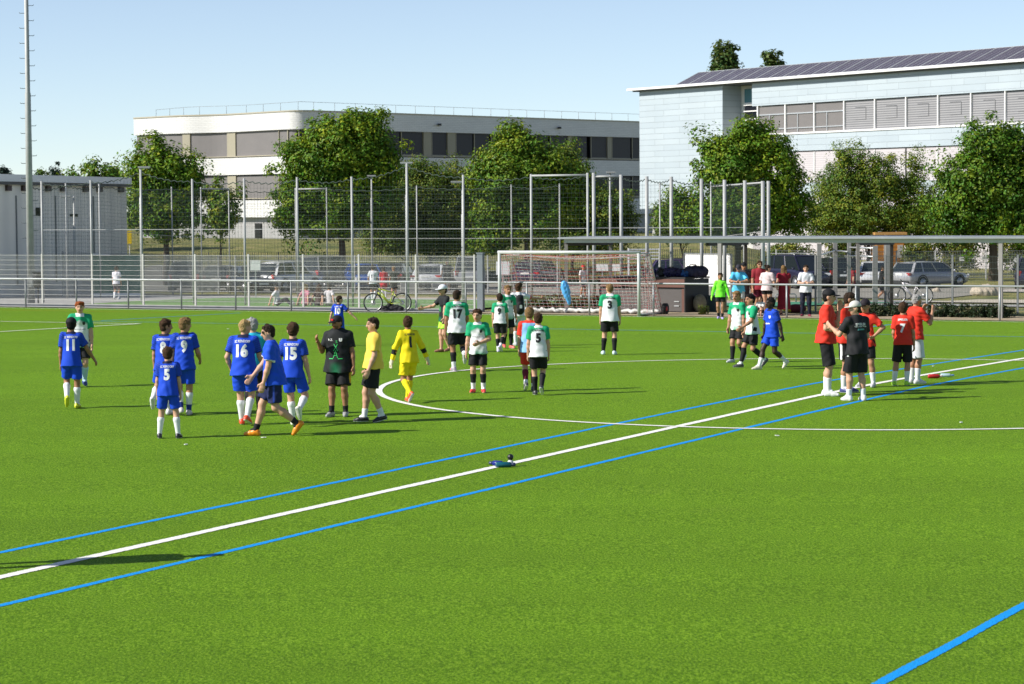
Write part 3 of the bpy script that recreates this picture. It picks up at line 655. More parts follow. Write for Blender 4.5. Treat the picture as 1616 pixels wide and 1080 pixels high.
# litter bin on the mast side
p = gp(56, 484) + Vector((0, .6, 0)); mb = MB(); mb.tube([p + Vector((0, 0, .7)), p + Vector((0, 0, .74)), p + Vector((0, 0, 1.22)), p + Vector((0, 0, 1.26))], [.15, .17, .19, .17], 12); mb.cyl(p, p + Vector((0, 0, .7)), .03, 8); mb.box(p + Vector((0, 0, 1.29)), (.36, .36, .05))
tag(mb.build('litter_bin', M('bin_black', (.02, .02, .022), .5)), 'black litter bin on a post beside the tall mast', 'bin')
# green windbreak panel beside the hall
gA, gB = gp(146, 468.5), gp(223, 467.5); b = thing('green_screen', 'dark green mesh screen panel with white rails by the grey hall', 'screen', tuple(gA)); o_ = -Vector(gA)
h = at(150, 402, gA.y).z - gA.z; mb = MB(); mb.add([gA + Vector((0, 0, .15)), gB + Vector((0, 0, .15)), gB + Vector((0, 0, h)), gA + Vector((0, 0, h)), gA + Vector((0, .02, .15)), gB + Vector((0, .02, .15)), gB + Vector((0, .02, h)), gA + Vector((0, .02, h))], [(0, 1, 2, 3), (7, 6, 5, 4), (0, 4, 5, 1), (2, 6, 7, 3)])
o = mb.build('screen_cloth', M('green_cloth', (.02, .14, .11), .8, var=.2, scale=5), b); o.location = o_
mb = MB(); mb.bar(gA + Vector((0, -.05, .08)), gB + Vector((0, -.05, .08)), .12); mb.bar(gA + Vector((0, -.05, h)), gA.lerp(gB, .35) + Vector((0, -.05, h)), .1); o = mb.build('rail', WMETAL, b); o.location = o_
# ================================================================ TREES AND SHRUBS
LEAF = M('leaf', (0.05, 0.1, 0.02), 0.5, var=0.0, attr=True, spec=0.22, trans=0.16, tcol=(1.6, 1.3, 0.3))
BARK = M('bark', (0.10, 0.075, 0.055), 0.9, var=0.35, scale=3, bump=0.8, bscale=12)
def leaves(g, C, Rr, per, size, base, hue=0.19, up=0.35):
    """clumps of leaf-sized faces: C centres (n,3), Rr radii; returns verts, faces, colours"""
    n = len(C); N = n * per; ci = np.repeat(np.arange(n), per)
    d = g.normal(size=(N, 3)); d /= np.linalg.norm(d, axis=1)[:, None]; r = g.uniform(0.12, 1.0, N) ** .5
    P_ = C[ci] + d * (r * Rr[ci])[:, None] * np.array([1, 1, .78])
    cen = C.mean(0); oc = C - cen; oc = oc / (np.linalg.norm(oc, axis=1)[:, None] + 1e-6)
    nr = d * .75 + oc[ci] * .45 + g.normal(size=(N, 3)) * .33 + np.array([0, 0, up]); nr /= np.linalg.norm(nr, axis=1)[:, None]
    a = np.cross(nr, g.normal(size=(N, 3))); a /= np.linalg.norm(a, axis=1)[:, None]; b = np.cross(nr, a)
    s = size * g.uniform(.6, 1.25, N)[:, None]
    V = np.stack([P_ - a * s, P_ - b * s * .62 + nr * s * .12, P_ + a * s - nr * s * .15, P_ + b * s * .62 + nr * s * .12], 1).reshape(-1, 3)
    F = np.arange(N * 4).reshape(N, 4)
    cb = np.array(base); cl = g.normal(0, hue, n); lf = g.normal(0, hue * .8, N); k = np.exp(cl[ci] + lf); yl = np.clip(g.normal(0, .22, N) + cl[ci] * .8, -.4, .6)
    c = cb[None] * k[:, None]; c[:, 0] *= 1 + yl; c[:, 2] *= 1 - .4 * yl
    return V, F, np.repeat(np.clip(c, .002, .6), 4, 0)
def tree(name, label, base, lobes, trunk_h, tr, seed, n_cl=420, per=62, size=.105, colr=(.050, .105, .014), group=None, cat='tree', cl_r=(.40, 1.0), limbs=9, up=.25, shell=.5, lean=(0, 0), bare=0):
    """lobes: list of (centre, radii) in site coordinates; trunk from base up into them"""
    g = np.random.default_rng(seed); b = thing(name, label, cat, tuple(base), 0, group); off = -Vector(base)
    vol = np.array([l[1][0] * l[1][1] * l[1][2] for l in lobes]) ** (2 / 3); cnt = np.maximum(1, (n_cl * vol / vol.sum()).astype(int)); C = []
    for (c, r), k in zip(lobes, cnt):
        d = g.normal(size=(k, 3)); d /= np.linalg.norm(d, axis=1)[:, None]; rr = g.uniform(shell, 1.0, k) ** .8 * (1 + .10 * np.sin(d[:, 0] * 7 + seed) * np.cos(d[:, 2] * 6)); C.append(np.array(c) + d * rr[:, None] * np.array(r))
    C = np.concatenate(C); C = C[C[:, 2] > base[2] + .25]; Rr = cl_r[0] + (cl_r[1] - cl_r[0]) * g.uniform(0, 1, len(C)) ** 1.6
    ob = g.random(len(C)) < .16; cm = C.mean(0); C[ob] = cm + (C[ob] - cm) * g.uniform(1.04, 1.24, ob.sum())[:, None]; C = C[C[:, 2] > base[2] + .25]; Rr = Rr[:len(C)]
    C = C + g.normal(0, .2, C.shape) * np.array([1, 1, 1.3])
    V, F, col_ = leaves(g, C, Rr, per, size, colr, up=up); o = np_mesh('crown', V, F, LEAF, b, col_, smooth=False); o.location = off
    mb = MB(); top = Vector(np.mean([l[0] for l in lobes], 0)); p0 = Vector(base) - Vector((0, 0, .3)); p1 = Vector((base[0] + lean[0], base[1] + lean[1], base[2] + trunk_h))
    zmax = max(l[0][2] + l[1][2] * .6 for l in lobes)
    mb.tube([p0, p0.lerp(p1, .5) + Vector((g.normal(0, .05), 0, 0)), p1, p1.lerp(Vector((top.x, top.y, zmax)), .45), Vector((top.x, top.y, zmax))], [tr * 1.35, tr * 1.05, tr * .95, tr * .5, tr * .08], 10)
    for k in range(limbs):
        c = Vector(C[g.integers(len(C))]); t_ = g.uniform(.0, .5); s = p1.lerp(Vector((top.x, top.y, zmax)), t_); m_ = s.lerp(c, .5) + Vector((0, 0, .3)); mb.tube([s, m_, c], [tr * .42, tr * .26, tr * .07], 6)
    o = mb.build('trunk', BARK, b); o.location = off
    return b
def lob(x, y, Yd, rx, ry, depth=None):      # lobe from picture centre and half sizes at depth Yd
    c = at(x, y, Yd); k = Yd / FPX; return (np.array(c), (rx * k, depth if depth else (rx * .9) * k, ry * k))
MAPLE = (.112, .198, .011)
def tbase(x, Yd): return gat(x, Yd)
GT = 'maples along the car park'
tree('maple_tree', 'round maple left of the picture, standing beside the grey hall', tbase(264, 152), [lob(245, 262, 152, 44, 38), lob(290, 290, 152, 40, 36), lob(228, 320, 152, 34, 42), lob(262, 340, 152, 52, 36), lob(252, 290, 153, 50, 55)], 1.6, .19, 1, 460, 72, size=.105, group=GT, colr=MAPLE)
tree('young_tree', 'young pale green tree in front of the white building, right of the left maple', tbase(349, 151), [lob(352, 330, 151, 26, 32), lob(345, 352, 151, 22, 22), lob(340, 305, 151, 12, 18)], 1.2, .06, 2, 130, 34, size=.11, colr=(.12, .19, .02), cl_r=(.3, .6), group=GT)
tree('maple_tree', 'biggest maple with broad crown and forked trunk in front of the rounded corner', tbase(541, 152), [lob(545, 218, 152, 62, 42), lob(500, 262, 152, 58, 46), lob(590, 262, 152, 48, 52), lob(478, 318, 152, 46, 40), lob(560, 318, 152, 62, 46), lob(522, 345, 152, 48, 26), lob(465, 345, 152, 28, 30), lob(575, 165 + 40, 152, 30, 24), lob(535, 275, 153, 70, 70)], 1.9, .22, 3, 980, 72, size=.105, group=GT, colr=MAPLE, limbs=14)
tree('maple_tree', 'dense maple in the middle with a leaning pale trunk', tbase(828, 152), [lob(805, 235, 152, 34, 32), lob(800, 285, 152, 56, 44), lob(850, 275, 152, 44, 48), lob(785, 345, 152, 36, 46), lob(850, 335, 152, 50, 36), lob(780, 375, 152, 34, 20), lob(900, 300, 152, 26, 40)], 1.7, .17, 4, 760, 72, size=.105, group=GT, colr=(.102, .18, .012), lean=(.15, 0))
tree('shrub', 'tall willow-like shrub mass between the two central maples', tbase(680, 158), [lob(640, 310, 158, 50, 50), lob(700, 300, 158, 56, 40), lob(720, 350, 158, 50, 38), lob(640, 360, 158, 55, 30), lob(660, 275, 158, 30, 22), lob(610, 375, 158, 50, 22), lob(690, 382, 158, 70, 16), lob(600, 330, 158, 34, 50)], .8, .1, 5, 1250, 62, size=.072, colr=(.112, .17, .022), cat='shrub', cl_r=(.4, .9), shell=.35, group='shrubs on the bank')
tree('shrub', 'upright shrub right of the middle maple against the dark windows', tbase(905, 162), [lob(890, 262, 162, 24, 30), lob(905, 300, 162, 34, 48), lob(890, 350, 162, 36, 32), lob(900, 378, 162, 44, 16)], .8, .09, 6, 420, 58, size=.078, colr=(.105, .17, .02), cat='shrub', cl_r=(.35, .8), group='shrubs on the bank')
tree('shrub', 'bushy shrub left of the pale blue building corner behind net posts', tbase(965, 162), [lob(960, 330, 162, 36, 36), lob(940, 355, 162, 30, 22), lob(985, 352, 162, 18, 26), lob(950, 378, 162, 44, 16)], .6, .08, 7, 360, 58, size=.078, colr=(.105, .165, .02), cat='shrub', cl_r=(.35, .8), group='shrubs on the bank')
tree('maple_tree', 'maple with a few red leaves in front of the pale blue building', tbase(1165, 152), [lob(1190, 228, 152, 44, 32), lob(1150, 268, 152, 50, 48), lob(1220, 275, 152, 46, 50), lob(1180, 325, 152, 62, 44), lob(1245, 330, 152, 34, 36), lob(1085, 330, 152, 24, 40), lob(1130, 350, 152, 50, 26), lob(1120, 240, 152, 16, 20)], 1.7, .19, 8, 860, 72, size=.105, group=GT, colr=MAPLE, limbs=12)
tree('shrub', 'low shrub under the raised end of the pale blue building', tbase(1080, 160), [lob(1075, 352, 160, 38, 26), lob(1050, 345, 160, 20, 28)], .5, .07, 9, 200, 58, size=.076, colr=(.105, .165, .02), cat='shrub', cl_r=(.35, .7), group='shrubs on the bank')
tree('willow_shrub', 'broad feathery shrub mass in front of the white louvres', tbase(1370, 165), [lob(1330, 300, 165, 48, 44), lob(1385, 285, 165, 42, 42), lob(1440, 318, 165, 42, 44), lob(1350, 345, 165, 74, 32), lob(1440, 355, 165, 50, 26), lob(1445, 262, 165, 12, 24), lob(1345, 250, 165, 22, 18), lob(1300, 345, 165, 30, 26)], .8, .12, 10, 1400, 62, size=.072, colr=(.12, .185, .02), cat='shrub', cl_r=(.35, .85), shell=.35, group='shrubs on the bank')
tree('maple_tree', 'large dark maple at the right edge with a bare trunk by the car park', tbase(1567, 152), [lob(1555, 232, 152, 42, 32), lob(1600, 245, 152, 40, 40), lob(1530, 285, 152, 50, 44), lob(1590, 300, 152, 52, 52), lob(1510, 335, 152, 46, 34), lob(1570, 350, 152, 60, 34), lob(1640, 320, 152, 40, 60)], 2.6, .24, 11, 900, 72, size=.105, group=GT, colr=(.088, .170, .011), limbs=12)
for k, (x, yc, rx, ry, Yd, lb) in enumerate(((1240, 402, 42, 24, 158, 'low bush left of the orange timber hut under the shelter roof'), (1330, 398, 22, 26, 159, 'small bush just left of the orange timber hut'), (1505, 395, 36, 26, 160, 'yellow-green bush left of the right maple trunk'), (1600, 395, 40, 28, 159, 'yellow-green bush right of the right maple trunk'), (1450, 402, 24, 22, 160, 'brownish bush right of the orange timber hut'))):
    tree('bush', lb, tbase(x, Yd), [lob(x, yc, Yd, rx, ry), lob(x + rx * .4, yc + 8, Yd, rx * .6, ry * .8)], .5, .05, 20 + k, 150, 36, size=.085, colr=(.12, .15, .022), cat='bush', cl_r=(.3, .6), shell=.3, group='bushes along the car park fence')
# far tree tops
tree('poplar_tree', 'left, taller poplar top showing above the solar roof', at(1143, 330, 290), [lob(1143, 92, 290, 13, 26), lob(1136, 108, 290, 13, 22), lob(1152, 105, 290, 11, 20), lob(1143, 150, 290, 16, 40), lob(1143, 230, 290, 18, 50)], 1.5, .25, 31, 330, 30, size=.22, colr=(.075, .12, .028), cl_r=(.5, 1.0), group='poplars behind the school')
tree('poplar_tree', 'right, smaller poplar top showing above the solar roof', at(1222, 330, 300), [lob(1215, 96, 300, 9, 16), lob(1231, 102, 300, 7, 10), lob(1216, 150, 300, 13, 42), lob(1222, 230, 300, 16, 50)], 1.5, .22, 32, 230, 30, size=.22, colr=(.075, .12, .028), cl_r=(.4, .9), group='poplars behind the school')
tree('broadleaf_tree', 'light green tree top above the right end of the grey hall', gat(160, 175), [lob(148, 276, 175, 16, 16), lob(176, 278, 175, 18, 14), lob(158, 310, 175, 36, 30), lob(120, 285, 175, 10, 6)], 2, .15, 33, 200, 34, size=.13, colr=(.10, .18, .018), cl_r=(.4, .8))
tree('conifer_tree', 'small dark blue conifer tip above the grey hall', gat(86, 230), [lob(86, 268, 230, 3, 5), lob(86, 278, 230, 7, 7), lob(86, 300, 230, 11, 20)], 2, .15, 34, 110, 30, size=.12, colr=(.02, .045, .03), cl_r=(.3, .6))
tree('broadleaf_tree', 'pale bush top left of the little conifer above the hall', gat(66, 220), [lob(66, 281, 220, 9, 6), lob(66, 300, 220, 14, 14)], 1.5, .12, 35, 90, 30, size=.13, colr=(.08, .14, .02), cl_r=(.3, .6))
tree('conifer_tree', 'dark rounded conifer top at the far left edge', gat(4, 230), [lob(4, 272, 230, 7, 8), lob(4, 282, 230, 12, 12), lob(4, 310, 230, 16, 24)], 2, .2, 36, 160, 30, size=.13, colr=(.018, .04, .028), cl_r=(.35, .7))
# low planting: hedge tufts beside the right rail, shrubs behind the goal, weeds
def tuft(name, label, p, rx, ry, h, n, seed, colr, size=.035, group=None, per=26):
    g = np.random.default_rng(seed); b = thing(name, label, 'plant', tuple(p), 0, group); C = np.stack([g.uniform(-rx, rx, n), g.uniform(-ry, ry, n), g.uniform(.03, h, n)], 1); C = C[(C[:, 0] / rx) ** 2 + (C[:, 2] / h) ** 2 < 1.35]
    V, F, c = leaves(g, C, g.uniform(.07, .15, len(C)), per, size, colr, up=.5); np_mesh('foliage', V, F, LEAF, b, c, smooth=False); mb = MB()
    for k in range(6): x, y = g.uniform(-rx * .6, rx * .6), g.uniform(-ry, ry) * .5; mb.tube([(x, y, -.02), (x * 1.15, y, h * .45), (x * 1.3 + .03, y, h * .8)], [.012, .009, .004], 5)
    mb.build('stem', BARK, b)
GH = 'low dark hedge plants along the right rail'
for k in range(9):
    x = 1335 + k * 33; u = guv(x, 500)[0]
    lbs = ['first low hedge plant, left of the right dark portal post', 'second low hedge plant, behind the coach in black', 'third low hedge plant, behind the older man', 'fourth low hedge plant, under the white bicycle', 'fifth low hedge plant, right of the white bicycle', 'sixth low hedge plant, beside the handrail post', 'seventh low hedge plant, below the boulder', 'eighth low hedge plant, left of the last shelter post', 'last low hedge plant at the right edge of the picture']
    tuft('hedge_plant', lbs[k], UV(u, 34.9), .42, .22, .42, 60, 40 + k, (.018, .035, .012), group=GH)
for k, (x, y, rx, h, lb) in enumerate(((845, 492, .5, .42, 'left green plant behind the goal net'), (880, 491, .7, .55, 'middle green plant behind the goal net'), (925, 491.5, .6, .5, 'right green plant behind the goal net'))):
    tuft('ground_shrub', lb, gp(x, y), rx, .4, h, 80, 60 + k, (.05, .075, .018), size=.045, group='plants behind the goal')
tuft('weed', 'little yellow-green weed at the foot of the shelter post', gp(1112, 497.5), .16, .1, .34, 22, 70, (.12, .16, .03), size=.03)
# ================================================================ CARS
TYRE = M('tyre', (.018, .018, .019), .85, var=.1); RIM = M('alloy_rim', (.42, .42, .43), .3, .8, var=.05); GLASSC = M('car_glass', (.015, .02, .024), .06, var=.1, scale=.5, spec=.8)
LAMPR = M('red_lamp', (.38, .01, .012), .15, var=.05, spec=.8); LAMPW = M('clear_lamp', (.75, .76, .78), .12, var=.05, spec=.9); PLATE = M('plate', (.78, .78, .75), .5, var=.02); BLKP = M('black_plastic', (.02, .02, .021), .55, var=.1)
def paint(name, c): return M('paint_' + name, c, .28, .25, var=.03, coat=.7)
def loft(sections, closed_ends=True):
    V = [p for s in sections for p in s]; n = len(sections[0]); F = []
    for i in range(len(sections) - 1):
        for j in range(n): a = i * n + j; b = i * n + (j + 1) % n; F.append((a, b, b + n, a + n))
    F += [tuple(reversed(range(n))), tuple(range((len(sections) - 1) * n, len(sections) * n))]
    return V, F
def car(label, pos, rz, col_name, c, kind='hatch', group='cars parked behind the court', plate=True):
    """nose towards local -Y; kind sets length, height and roofline"""
    t = thing('parked_car', label, 'car', tuple(pos), R(rz), group); pm = paint(col_name, c)
    L, Wd, Hh, wr = dict(hatch=(4.2, 1.80, 1.46, .32), wagon=(4.7, 1.84, 1.46, .34), suv=(4.5, 1.86, 1.68, .36), van=(4.6, 1.84, 1.85, .34), sedan=(4.6, 1.82, 1.44, .33))[kind]
    gcl = .22; belt = Hh * (.62 if kind not in ('suv', 'van') else .58); hw = Wd / 2; f, r = -L / 2, L / 2
    hood = belt * (.93 if kind != 'van' else .96)
    st = [(f, .42, hood * .72, .80), (f + .10, .30, hood * .86, .92), (f + .45, .22, hood * .95, .985), (f + L * .22, gcl, hood, 1.0), (f + L * .30, gcl, belt * .985, 1.0), (f + L * .55, gcl, belt, 1.0), (r - L * .18, gcl, belt * 1.01, 1.0), (r - .30, .24, belt * (1.01 if kind != 'sedan' else .98), .98), (r - .07, .30, belt * .97, .93), (r, .42, belt * .86, .84)]
    secs = []
    for y, z0, z1, k in st:
        w_ = hw * k; secs.append([(-w_ * .90, y, z0), (-w_ * .98, y, z0 + (z1 - z0) * .25), (-w_, y, z0 + (z1 - z0) * .6), (-w_ * .965, y, z0 + (z1 - z0) * .88), (-w_ * .88, y, z1), (0, y, z1 + .02), (w_ * .88, y, z1), (w_ * .965, y, z0 + (z1 - z0) * .88), (w_, y, z0 + (z1 - z0) * .6), (w_ * .98, y, z0 + (z1 - z0) * .25), (w_ * .90, y, z0)])
    V, F = loft(secs); mb = MB(); mb.add(V, F, 0, True)
    # roof panel with pillars: greenhouse frame as a slightly inset loft
    yb = {'hatch': (f + L * .24, f + L * .42, r - L * .20, r - .12), 'wagon': (f + L * .25, f + L * .42, r - L * .12, r - .18), 'suv': (f + L * .23, f + L * .38, r - L * .13, r - .12), 'van': (f + L * .12, f + L * .30, r - L * .06, r - .05), 'sedan': (f + L * .27, f + L * .44, r - L * .30, r - L * .12)}[kind]
    zr = Hh; rw = hw * .70; bw = hw * .86
    def gs(y, z, w_): return [(-w_, y, z), (w_, y, z)]
    A0, A1, B1, B0 = yb
    lo = [(-bw, A0, belt * .95), (bw, A0, belt * .95), (bw, B0, belt * .97), (-bw, B0, belt * .97)]; hi = [(-rw, A1, zr - .07), (rw, A1, zr - .07), (rw, B1, zr - .06), (-rw, B1, zr - .06)]
    mg = MB(); mg.add(lo + hi, [(0, 1, 5, 4), (1, 2, 6, 5), (2, 3, 7, 6), (3, 0, 4, 7), (4, 5, 6, 7)]); 
    # curved roof
    rs = []
    for k in range(7):
        q = k / 6; y = A1 - .04 + (B1 - A1 + .08) * q; h = zr - .075 + .075 * math.sin(math.pi * min(max(q * .9 + .08, 0), 1)); rs.append([(-rw * 1.02, y, zr - .085), (-rw * .9, y, h - .01), (0, y, h + .012), (rw * .9, y, h - .01), (rw * 1.02, y, zr - .085), (0, y, zr - .10)])
    V, F = loft(rs); mb.add(V, F, 0, True)
    for s in (1, -1):                                   # pillars
        P4 = lambda p, q, w_: mb.bar(p, q, w_, .05)
        mb.bar((s * bw, A0, belt * .96), (s * rw, A1, zr - .07), .07, .05); mb.bar((s * bw, B0 - .02, belt * .97), (s * rw, B1, zr - .06), .13, .06)
        for q in (.42, .74):
            y0 = A0 + (B0 - A0) * q; y1 = A1 + (B1 - A1) * (q if q < .5 else q + .04); mb.bar((s * bw * 1.0, y0, belt * .97), (s * rw, y1, zr - .07), .07, .05)
    mb.build('body', pm, t); mg.build('window_glass', GLASSC, t)
    if kind in ('wagon', 'suv', 'van'):
        mr_ = MB()
        for s in (1, -1): mr_.tube([(s * rw * .93, A1 + .1, zr - .03), (s * rw * .93, A1 + .2, zr + .04), (s * rw * .93, B1 - .15, zr + .04), (s * rw * .93, B1 - .02, zr - .03)], .018, 6)
        mr_.build('roof_rail', ALU if kind != 'wagon' else BLKP, t)
    for sx_ in (1, -1):
        for yy in (f + L * .19, r - L * .19):
            mw = MB(); x0 = sx_ * (hw - .21); x1 = sx_ * (hw + .005); mw.tube([(x0, yy, wr), (x0 + sx_ * .02, yy, wr), (x1 - sx_ * .02, yy, wr), (x1, yy, wr)], [wr * .9, wr, wr, wr * .92], 20); wo = mw.build('wheel', TYRE, t)
            mw = MB(); mw.cyl((x1 - sx_ * .03, yy, wr), (x1 + sx_ * .006, yy, wr), wr * .66, 16)
            mw.build('rim', RIM, wo)
            ma = MB(); ma.tube([(sx_ * hw * 1.0, yy + (wr + .05) * math.cos(a), wr + (wr + .05) * math.sin(a)) for a in np.linspace(.0, math.pi, 10)], .03, 5); ma.build('wheel_arch', BLKP, t)
        ml = MB(); ml.box((sx_ * hw * .70, f + .10, hood * .78), (.36, .16, .13), sx_ * -.35); ml.build('headlight', LAMPW, t)
        ml = MB(); ml.box((sx_ * hw * .74, r - .045, belt * .88), (.34 if kind in ('wagon', 'sedan') else .2, .12, .13 if kind in ('wagon', 'sedan') else .26), sx_ * .3); ml.build('taillight', LAMPR, t)
        ml = MB(); ml.ball((sx_ * (hw + .10), A0 + .28, belt * 1.04), .10, .06, .07, 10, 6); ml.build('mirror', pm, t)
        for yy in (A0 + (B0 - A0) * .30, A0 + (B0 - A0) * .62): ml = MB(); ml.box((sx_ * hw * 1.005, yy + .25, belt * .86), (.03, .18, .03)); ml.build('door_handle', pm, t)
    for y, s in ((f - .005, 1), (r + .005, 1)):
        mp = MB(); mp.box((0, y, .50 if y < 0 else (.72 if kind in ('hatch', 'suv', 'van') else .78)), (.52, .02, .115)); mp.build('number_plate', PLATE, t)
    mb2 = MB(); mb2.box((0, f + .02, .38), (Wd * .62, .1, .16)); mb2.build('grille', BLKP, t); mb2 = MB(); mb2.box((0, r - .02, .36), (Wd * .78, .1, .16)); mb2.build('bumper', BLKP, t)
    mb2 = MB(); mb2.box((0, r - .004, belt * .93), (.12, .02, .05)); mb2.build('badge', ALU, t)
    return t
def CP(x, Yd): return gat(x, Yd)
# rear faces local +Y: turned 180 the rear faces the camera
car('dark blue-grey small car seen from behind, leftmost in the row', CP(296, 142), 183, 'slate', (.05, .055, .065), 'suv')
car('black hatchback seen from behind with red lamps, second in the row', CP(352, 142), 176, 'black', (.02, .02, .023), 'hatch')
car('dark car nose-on beside the white notice board, between hatchback and white estate', CP(396, 139), 25, 'ink', (.02, .025, .04), 'hatch')
car('white estate car seen from behind at an angle, left of centre', CP(452, 140), 150, 'white', (.72, .72, .72), 'suv')
car('grey van parked just right of the white estate car', CP(512, 147), 158, 'grey', (.16, .16, .165), 'van')
car('blue car with pale bonnet behind the boys in the court', CP(575, 144), 12, 'cobalt', (.03, .10, .38), 'hatch')
car('black estate car behind the child in red', CP(625, 146), 170, 'coal', (.018, .018, .02), 'wagon')
car('white saloon seen from behind left of the man in black', CP(683, 143), 172, 'white', (.72, .72, .72), 'sedan')
car('silver grey van with round rear window, right of the man in black', CP(742, 144), 180, 'silver', (.36, .36, .37), 'van')
car('dark purple car behind the left half of the goal', CP(850, 148), 160, 'plum', (.05, .03, .07), 'wagon')
car('dark estate car behind the white trailer panel', CP(1085, 150), 90, 'violet', (.06, .035, .10), 'wagon')
car('dark navy van facing the camera behind the woman in white', CP(1258, 141), 22, 'navy', (.02, .018, .045), 'van', 'cars parked on the right')
car('black estate car seen from behind beside the exercise posts', CP(1318, 142), 186, 'jet', (.022, .022, .024), 'suv', 'cars parked on the right')
car('white saloon seen from behind between the dark portal posts', CP(1380, 142), 172, 'white', (.72, .72, .72), 'sedan', 'cars parked on the right')
car('silver estate car parked at an angle left of the boulder', CP(1466, 140), 128, 'silver', (.36, .37, .37), 'wagon', 'cars parked on the right')
car('black car with red lamp cut off by the right edge of the picture', CP(1630, 138), 168, 'navy', (.015, .017, .03), 'suv', 'cars parked on the right')
# ================================================================ PEOPLE
def V3(*a): return np.array(a, float)
def unit(v): v = np.asarray(v, float); return v / np.linalg.norm(v)
class Prim:
    """rounded cone (a==b: ellipsoid) with optional elliptic frame and cutting planes"""
    def __init__(s, a, b, ra, rb=None, fr=None, ratio=1.0, cuts=(), tag=0, ell=None):
        s.a = V3(*a); s.b = V3(*b); s.ra = ra; s.rb = ra if rb is None else rb; s.fr = fr; s.ratio = ratio; s.cuts = cuts; s.tag = tag; s.ell = ell
        m = max(s.ra, s.rb) if ell is None else max(ell); s.lo = np.minimum(s.a, s.b) - m; s.hi = np.maximum(s.a, s.b) + m
    def dist(s, P):
        if s.ell is not None:
            q = P - s.a
            if s.fr is not None: q = q @ s.fr
            e = np.array(s.ell); k0 = np.sqrt(((q / e) ** 2).sum(-1)); k1 = np.sqrt(((q / e ** 2) ** 2).sum(-1)) + 1e-9
            d = k0 * (k0 - 1) / k1
        else:
            a, b = s.a, s.b; pa = P - a; ba = b - a
            if s.ratio != 1.0:
                f = s.fr[:, 1]; pa = pa + np.outer(pa @ f, f).reshape(pa.shape) * (s.ratio - 1); ba = ba + f * (ba @ f) * (s.ratio - 1)
            t = np.clip((pa @ ba) / max(ba @ ba, 1e-12), 0, 1)
            d = np.sqrt(((pa - t[..., None] * ba) ** 2).sum(-1)) - (s.ra + (s.rb - s.ra) * t)
            if s.ratio > 1: d = d / s.ratio ** .5
        for (c, n) in s.cuts: d = np.maximum(d, (P - c) @ n)
        return d
def folds(seed, amp, H, wl=(0.05, 0.13)):
    g = np.random.default_rng(seed); K = []
    for i in range(7):
        d = g.normal(size=3); d[2] *= 0.75; d = d / np.linalg.norm(d); K.append((d * 2 * math.pi / (g.uniform(*wl) * H / 1.6), g.uniform(0, 6.28), g.uniform(.5, 1)))
    def f(P):
        s = 0
        for k, ph, a in K: s = s + a * np.sin(P @ k + ph)
        return s * amp / 3
    return f
_E = [(0, 1), (2, 3), (4, 5), (6, 7), (0, 2), (1, 3), (4, 6), (5, 7), (0, 4), (1, 5), (2, 6), (3, 7)]
def sdf_mesh(prims, vox, k=0.02, noise=None):
    lo = np.min([p.lo for p in prims], 0) - 3 * vox; hi = np.max([p.hi for p in prims], 0) + 3 * vox
    n = np.ceil((hi - lo) / vox).astype(int) + 1; ax = [lo[i] + np.arange(n[i]) * vox for i in range(3)]
    F = np.full(n, 9.0); mg = k + 3 * vox
    for p in prims:
        i0 = np.maximum(np.floor((p.lo - mg - lo) / vox).astype(int), 0); i1 = np.minimum(np.ceil((p.hi + mg - lo) / vox).astype(int) + 1, n)
        sl = tuple(slice(i0[i], i1[i]) for i in range(3)); G = np.stack(np.meshgrid(ax[0][sl[0]], ax[1][sl[1]], ax[2][sl[2]], indexing='ij'), -1)
        d = p.dist(G); o = F[sl]; h = np.maximum(k - np.abs(o - d), 0) / k; F[sl] = np.minimum(o, d) - h * h * k * 0.25
    if noise is not None:
        near = np.abs(F) < 4 * vox; idx = np.argwhere(near); P = lo + idx * vox; F[near] += noise(P)
    ins = F < 0; c = np.zeros([m - 1 for m in n], np.uint8)
    offs = [(i & 1, (i >> 1) & 1, (i >> 2) & 1) for i in range(8)]
    for dx, dy, dz in offs: c += ins[dx:n[0] - 1 + dx, dy:n[1] - 1 + dy, dz:n[2] - 1 + dz]
    act = (c > 0) & (c < 8); I = np.argwhere(act); vid = np.full(act.shape, -1, np.int32); vid[act] = np.arange(len(I))
    fv = np.stack([F[I[:, 0] + dx, I[:, 1] + dy, I[:, 2] + dz] for dx, dy, dz in offs], 1); acc = np.zeros((len(I), 3)); cnt = np.zeros(len(I))
    O = np.array(offs, float)
    for a, b in _E:
        fa, fb = fv[:, a], fv[:, b]; m = (fa < 0) != (fb < 0); t = np.where(m, fa / np.where(m, fa - fb, 1), 0)
        acc += np.where(m[:, None], O[a] + (O[b] - O[a]) * t[:, None], 0); cnt += m
    V = lo + (I + acc / cnt[:, None]) * vox; Q = []
    for axn in range(3):
        u, v = (axn + 1) % 3, (axn + 2) % 3; s0 = [slice(None)] * 3; s1 = [slice(None)] * 3; s0[axn] = slice(0, n[axn] - 1); s1[axn] = slice(1, n[axn])
        A, B = ins[tuple(s0)], ins[tuple(s1)]; X = np.argwhere(A != B); X = X[(X[:, u] > 0) & (X[:, v] > 0) & (X[:, u] < n[u] - 1) & (X[:, v] < n[v] - 1)]
        eu = np.zeros(3, int); eu[u] = 1; ev = np.zeros(3, int); ev[v] = 1
        g = lambda D: vid[D[:, 0], D[:, 1], D[:, 2]]
        q = np.stack([g(X - eu - ev), g(X - ev), g(X), g(X - eu)], 1); fl = ~A[X[:, 0], X[:, 1], X[:, 2]]; q[fl] = q[fl][:, ::-1]; Q.append(q)
    Q = np.concatenate(Q); return V, Q[(Q >= 0).all(1)]

